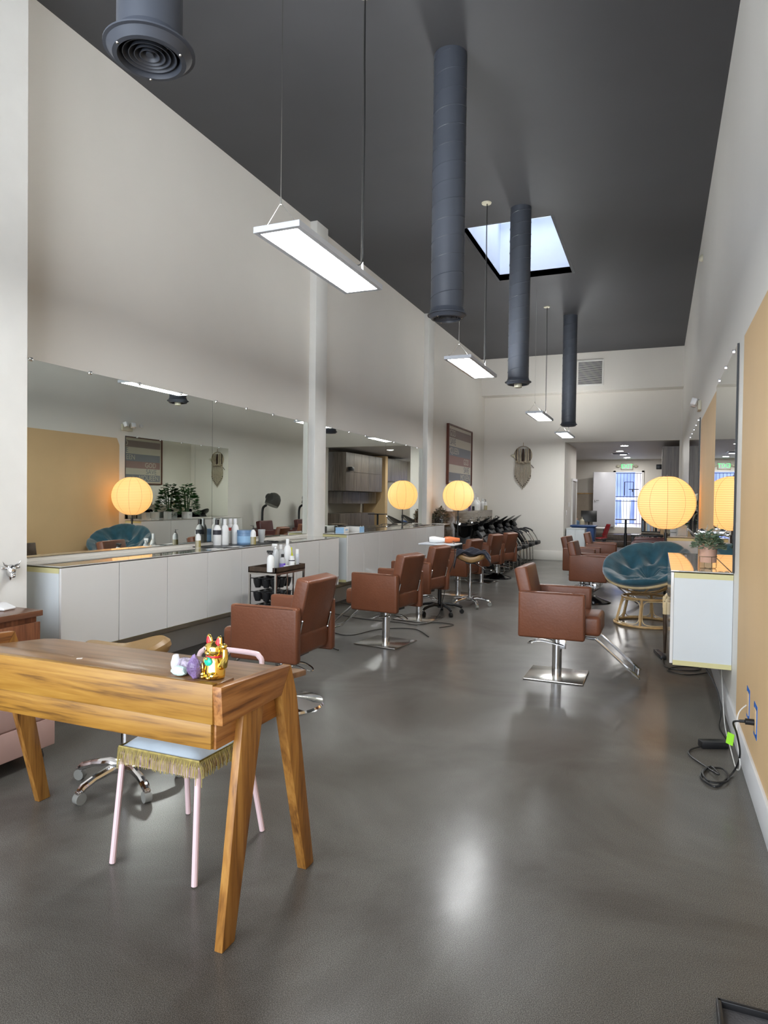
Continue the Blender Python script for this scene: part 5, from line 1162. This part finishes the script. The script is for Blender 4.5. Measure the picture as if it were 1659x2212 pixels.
random.seed(5); bc = [M['paper'], M['label'], M['lblue'], M['darkwood'], M['cream'], M['terra']]; bk = None
for sh in (0, 1):
    x = -.44
    while x < .42:
        w_ = random.uniform(.022, .045)
        if abs(x + w_ / 2) < .04: x = .03; continue
        hh = random.uniform(.28, .38); b = MB(); b.box((0, 0, hh / 2), (w_ - .002, .2, hh)); o = b.build('book', random.choice(bc)); o.location = (-.08 + x + w_ / 2, 25.16, .034 + sh * .48)
        tag(o, ('book standing on the lower shelf' if sh == 0 else 'book standing on the upper shelf') + ' of the low black bookcase', 'book', 'books on the %s shelf of the low bookcase' % ('lower' if sh == 0 else 'upper')); x += w_
# steamer at the opening
t = thing('hair_steamer', 'cream hair steamer on a thin wheeled stand by the back opening', 'steamer', (.19, 16.68, 0)); b = MB(); b.cyl((0, 0, .1), (0, 0, 1.15), .018, n=12); b.build('pole', M['steel'], t); star(t, 5, .26, M['steel'], M['black'], .09, 0, .012)
b = MB(); b.tube([(.02, .19 * math.cos(a), 1.42 + .22 * math.sin(a)) for a in [k * math.pi / 12 for k in range(24)]], .022, 8, True); b.build('steam_ring', M['white'], t)
b = MB(); b.tube(smooth([(.0, 0, 1.12), (.02, -.22, 1.25), (0, -.26, 1.50), (-.08, -.14, 1.68), (-.12, 0, 1.70)]), [.05] * 25, 10, flat=.5); b.build('hood_arm', M['cream'], t)
# switches
for (y, z, lab) in ((17.95, 1.22, 'white light switch at the edge of the back opening'), (18.5, 1.43, 'small control plate further along the same jamb wall')):
    b = MB(); b.box((OX0 + .006, y, z), (.012, .08, .12), bevel=.002); tag(b.build('light_switch', M['white']), lab, 'switch')

# ------------------------------------------------------------------ cables and outlets low on the right wall
for (y, z, lab) in ((4.16, .40, 'outlet ringed with blue tape, farther one on the tan wall'), (3.86, .395, 'outlet ringed with blue tape, nearer one with a black plug')):
    t = thing('wall_outlet', lab, 'outlet', (XR - .003, y, z)); b = MB(); b.box((-.003, 0, 0), (.006, .075, .12), bevel=.002); b.build('cover_plate', M['tan'], t)
    b = MB()
    for s in (-1, 1): b.box((-.001, s * .048, 0), (.002, .022, .17)); b.box((-.001, 0, s * .073), (.002, .10, .022))
    b.build('masking_tape', M['tape'], t)
b = MB(); b.cyl((XR - .01, 3.86, .385), (XR - .05, 3.86, .385), .016, n=12); b.cyl((XR - .05, 3.86, .385), (XR - .075, 3.87, .38), .008, n=10)
b.tube(smooth([(XR - .07, 3.87, .38), (XR - .10, 3.90, .36), (XR - .075, 3.97, .28), (XR - .05, 4.05, .15), (XR - .06, 4.15, .03), (.36, 4.02, .008), (.30, 3.90, .008), (.24, 4.0, .008), (.27, 4.14, .008), (.36, 4.17, .012), (.37, 4.0, .014), (.28, 3.93, .018), (.25, 4.05, .018), (.30, 4.18, .012), (.33, 4.05, .02), (.26, 4.2, .008), (.20, 4.32, .008), (.20, 4.42, .008), (.27, 4.50, .014)]), .0055, 6)
pc = b.build('power_cord', M['cable'])
t = thing('power_adapter', 'black power brick and its coiled cord on the floor by the right baseboard', 'power adapter', (.335, 4.55, 0), R_(-68)); attach(pc, t); b = MB(); b.box((0, 0, .022), (.065, .16, .042), bevel=.005); b.build('brick', M['black'], t)
b = MB(); b.tube(smooth([(XR - .012, 4.16, .39), (XR - .05, 4.17, .33), (XR - .06, 4.10, .22), (XR - .045, 4.08, .08), (XR - .05, 4.2, .012), (XR - .05, 4.5, .012), (XR - .045, 5.0, .03), (XR - .035, 5.4, .25), (XR - .03, 5.6, .37)]), .0035, 6); tag(b.build('white_cable', M['wcable']), 'thin white cable running from the farther outlet along the baseboard', 'cable')
b = MB(); b.tube(smooth([(.30, 5.3, .37), (.40, 5.2, .2), (.42, 5.1, .06), (.40, 4.95, .01), (.42, 4.7, .012), (.405, 4.6, .02)]), .004, 6); tag(b.build('cabinet_cord', M['cable']), 'black cord dropping from under the right cabinet to the adapter', 'cord')
b = MB(); b.box((XR - .105, 3.985, .245), (.002, .05, .06), Euler((0, R_(10), R_(35)))); tag(b.build('cord_tag', M['lime']), 'lime green paper tag on the black power cord', 'tag')
t = thing('power_strip', 'black power strip on the floor beside the right cabinet', 'power strip', (.035, 7.05, 0), R_(12)); b = MB(); b.box((0, 0, .02), (.055, .32, .036), bevel=.006); b.build('housing', M['black'], t)
b = MB()
for k in range(4): b.box((0, -.12 + k * .08, .0385), (.03, .04, .002)); 
b.build('sockets', M['label'], t)
b = MB(); b.tube(smooth([(.06, 6.87, .015), (.08, 6.6, .01), (.20, 6.5, .01), (.34, 6.55, .01), (.36, 6.68, .01), (.18, 6.62, .01), (.10, 6.45, .01), (.25, 6.35, .01), (.42, 6.5, .01)]), .006, 6); attach(b.build('strip_cord', M['cable']), t)
# corner of a dark entry tray
t = thing('boot_tray', 'dark rimmed tray in the bottom right corner', 'tray', (.325, 1.98, 0)); b = MB(); b.box((0, 0, .012), (.26, .38, .02)); b.build('tray_floor', M['mat'], t)
b = MB()
for s in (-1, 1): b.box((s * .135, 0, .022), (.014, .40, .04), bevel=.003); b.box((0, s * .195, .022), (.28, .014, .04), bevel=.003)
b.build('rim', M['black'], t)
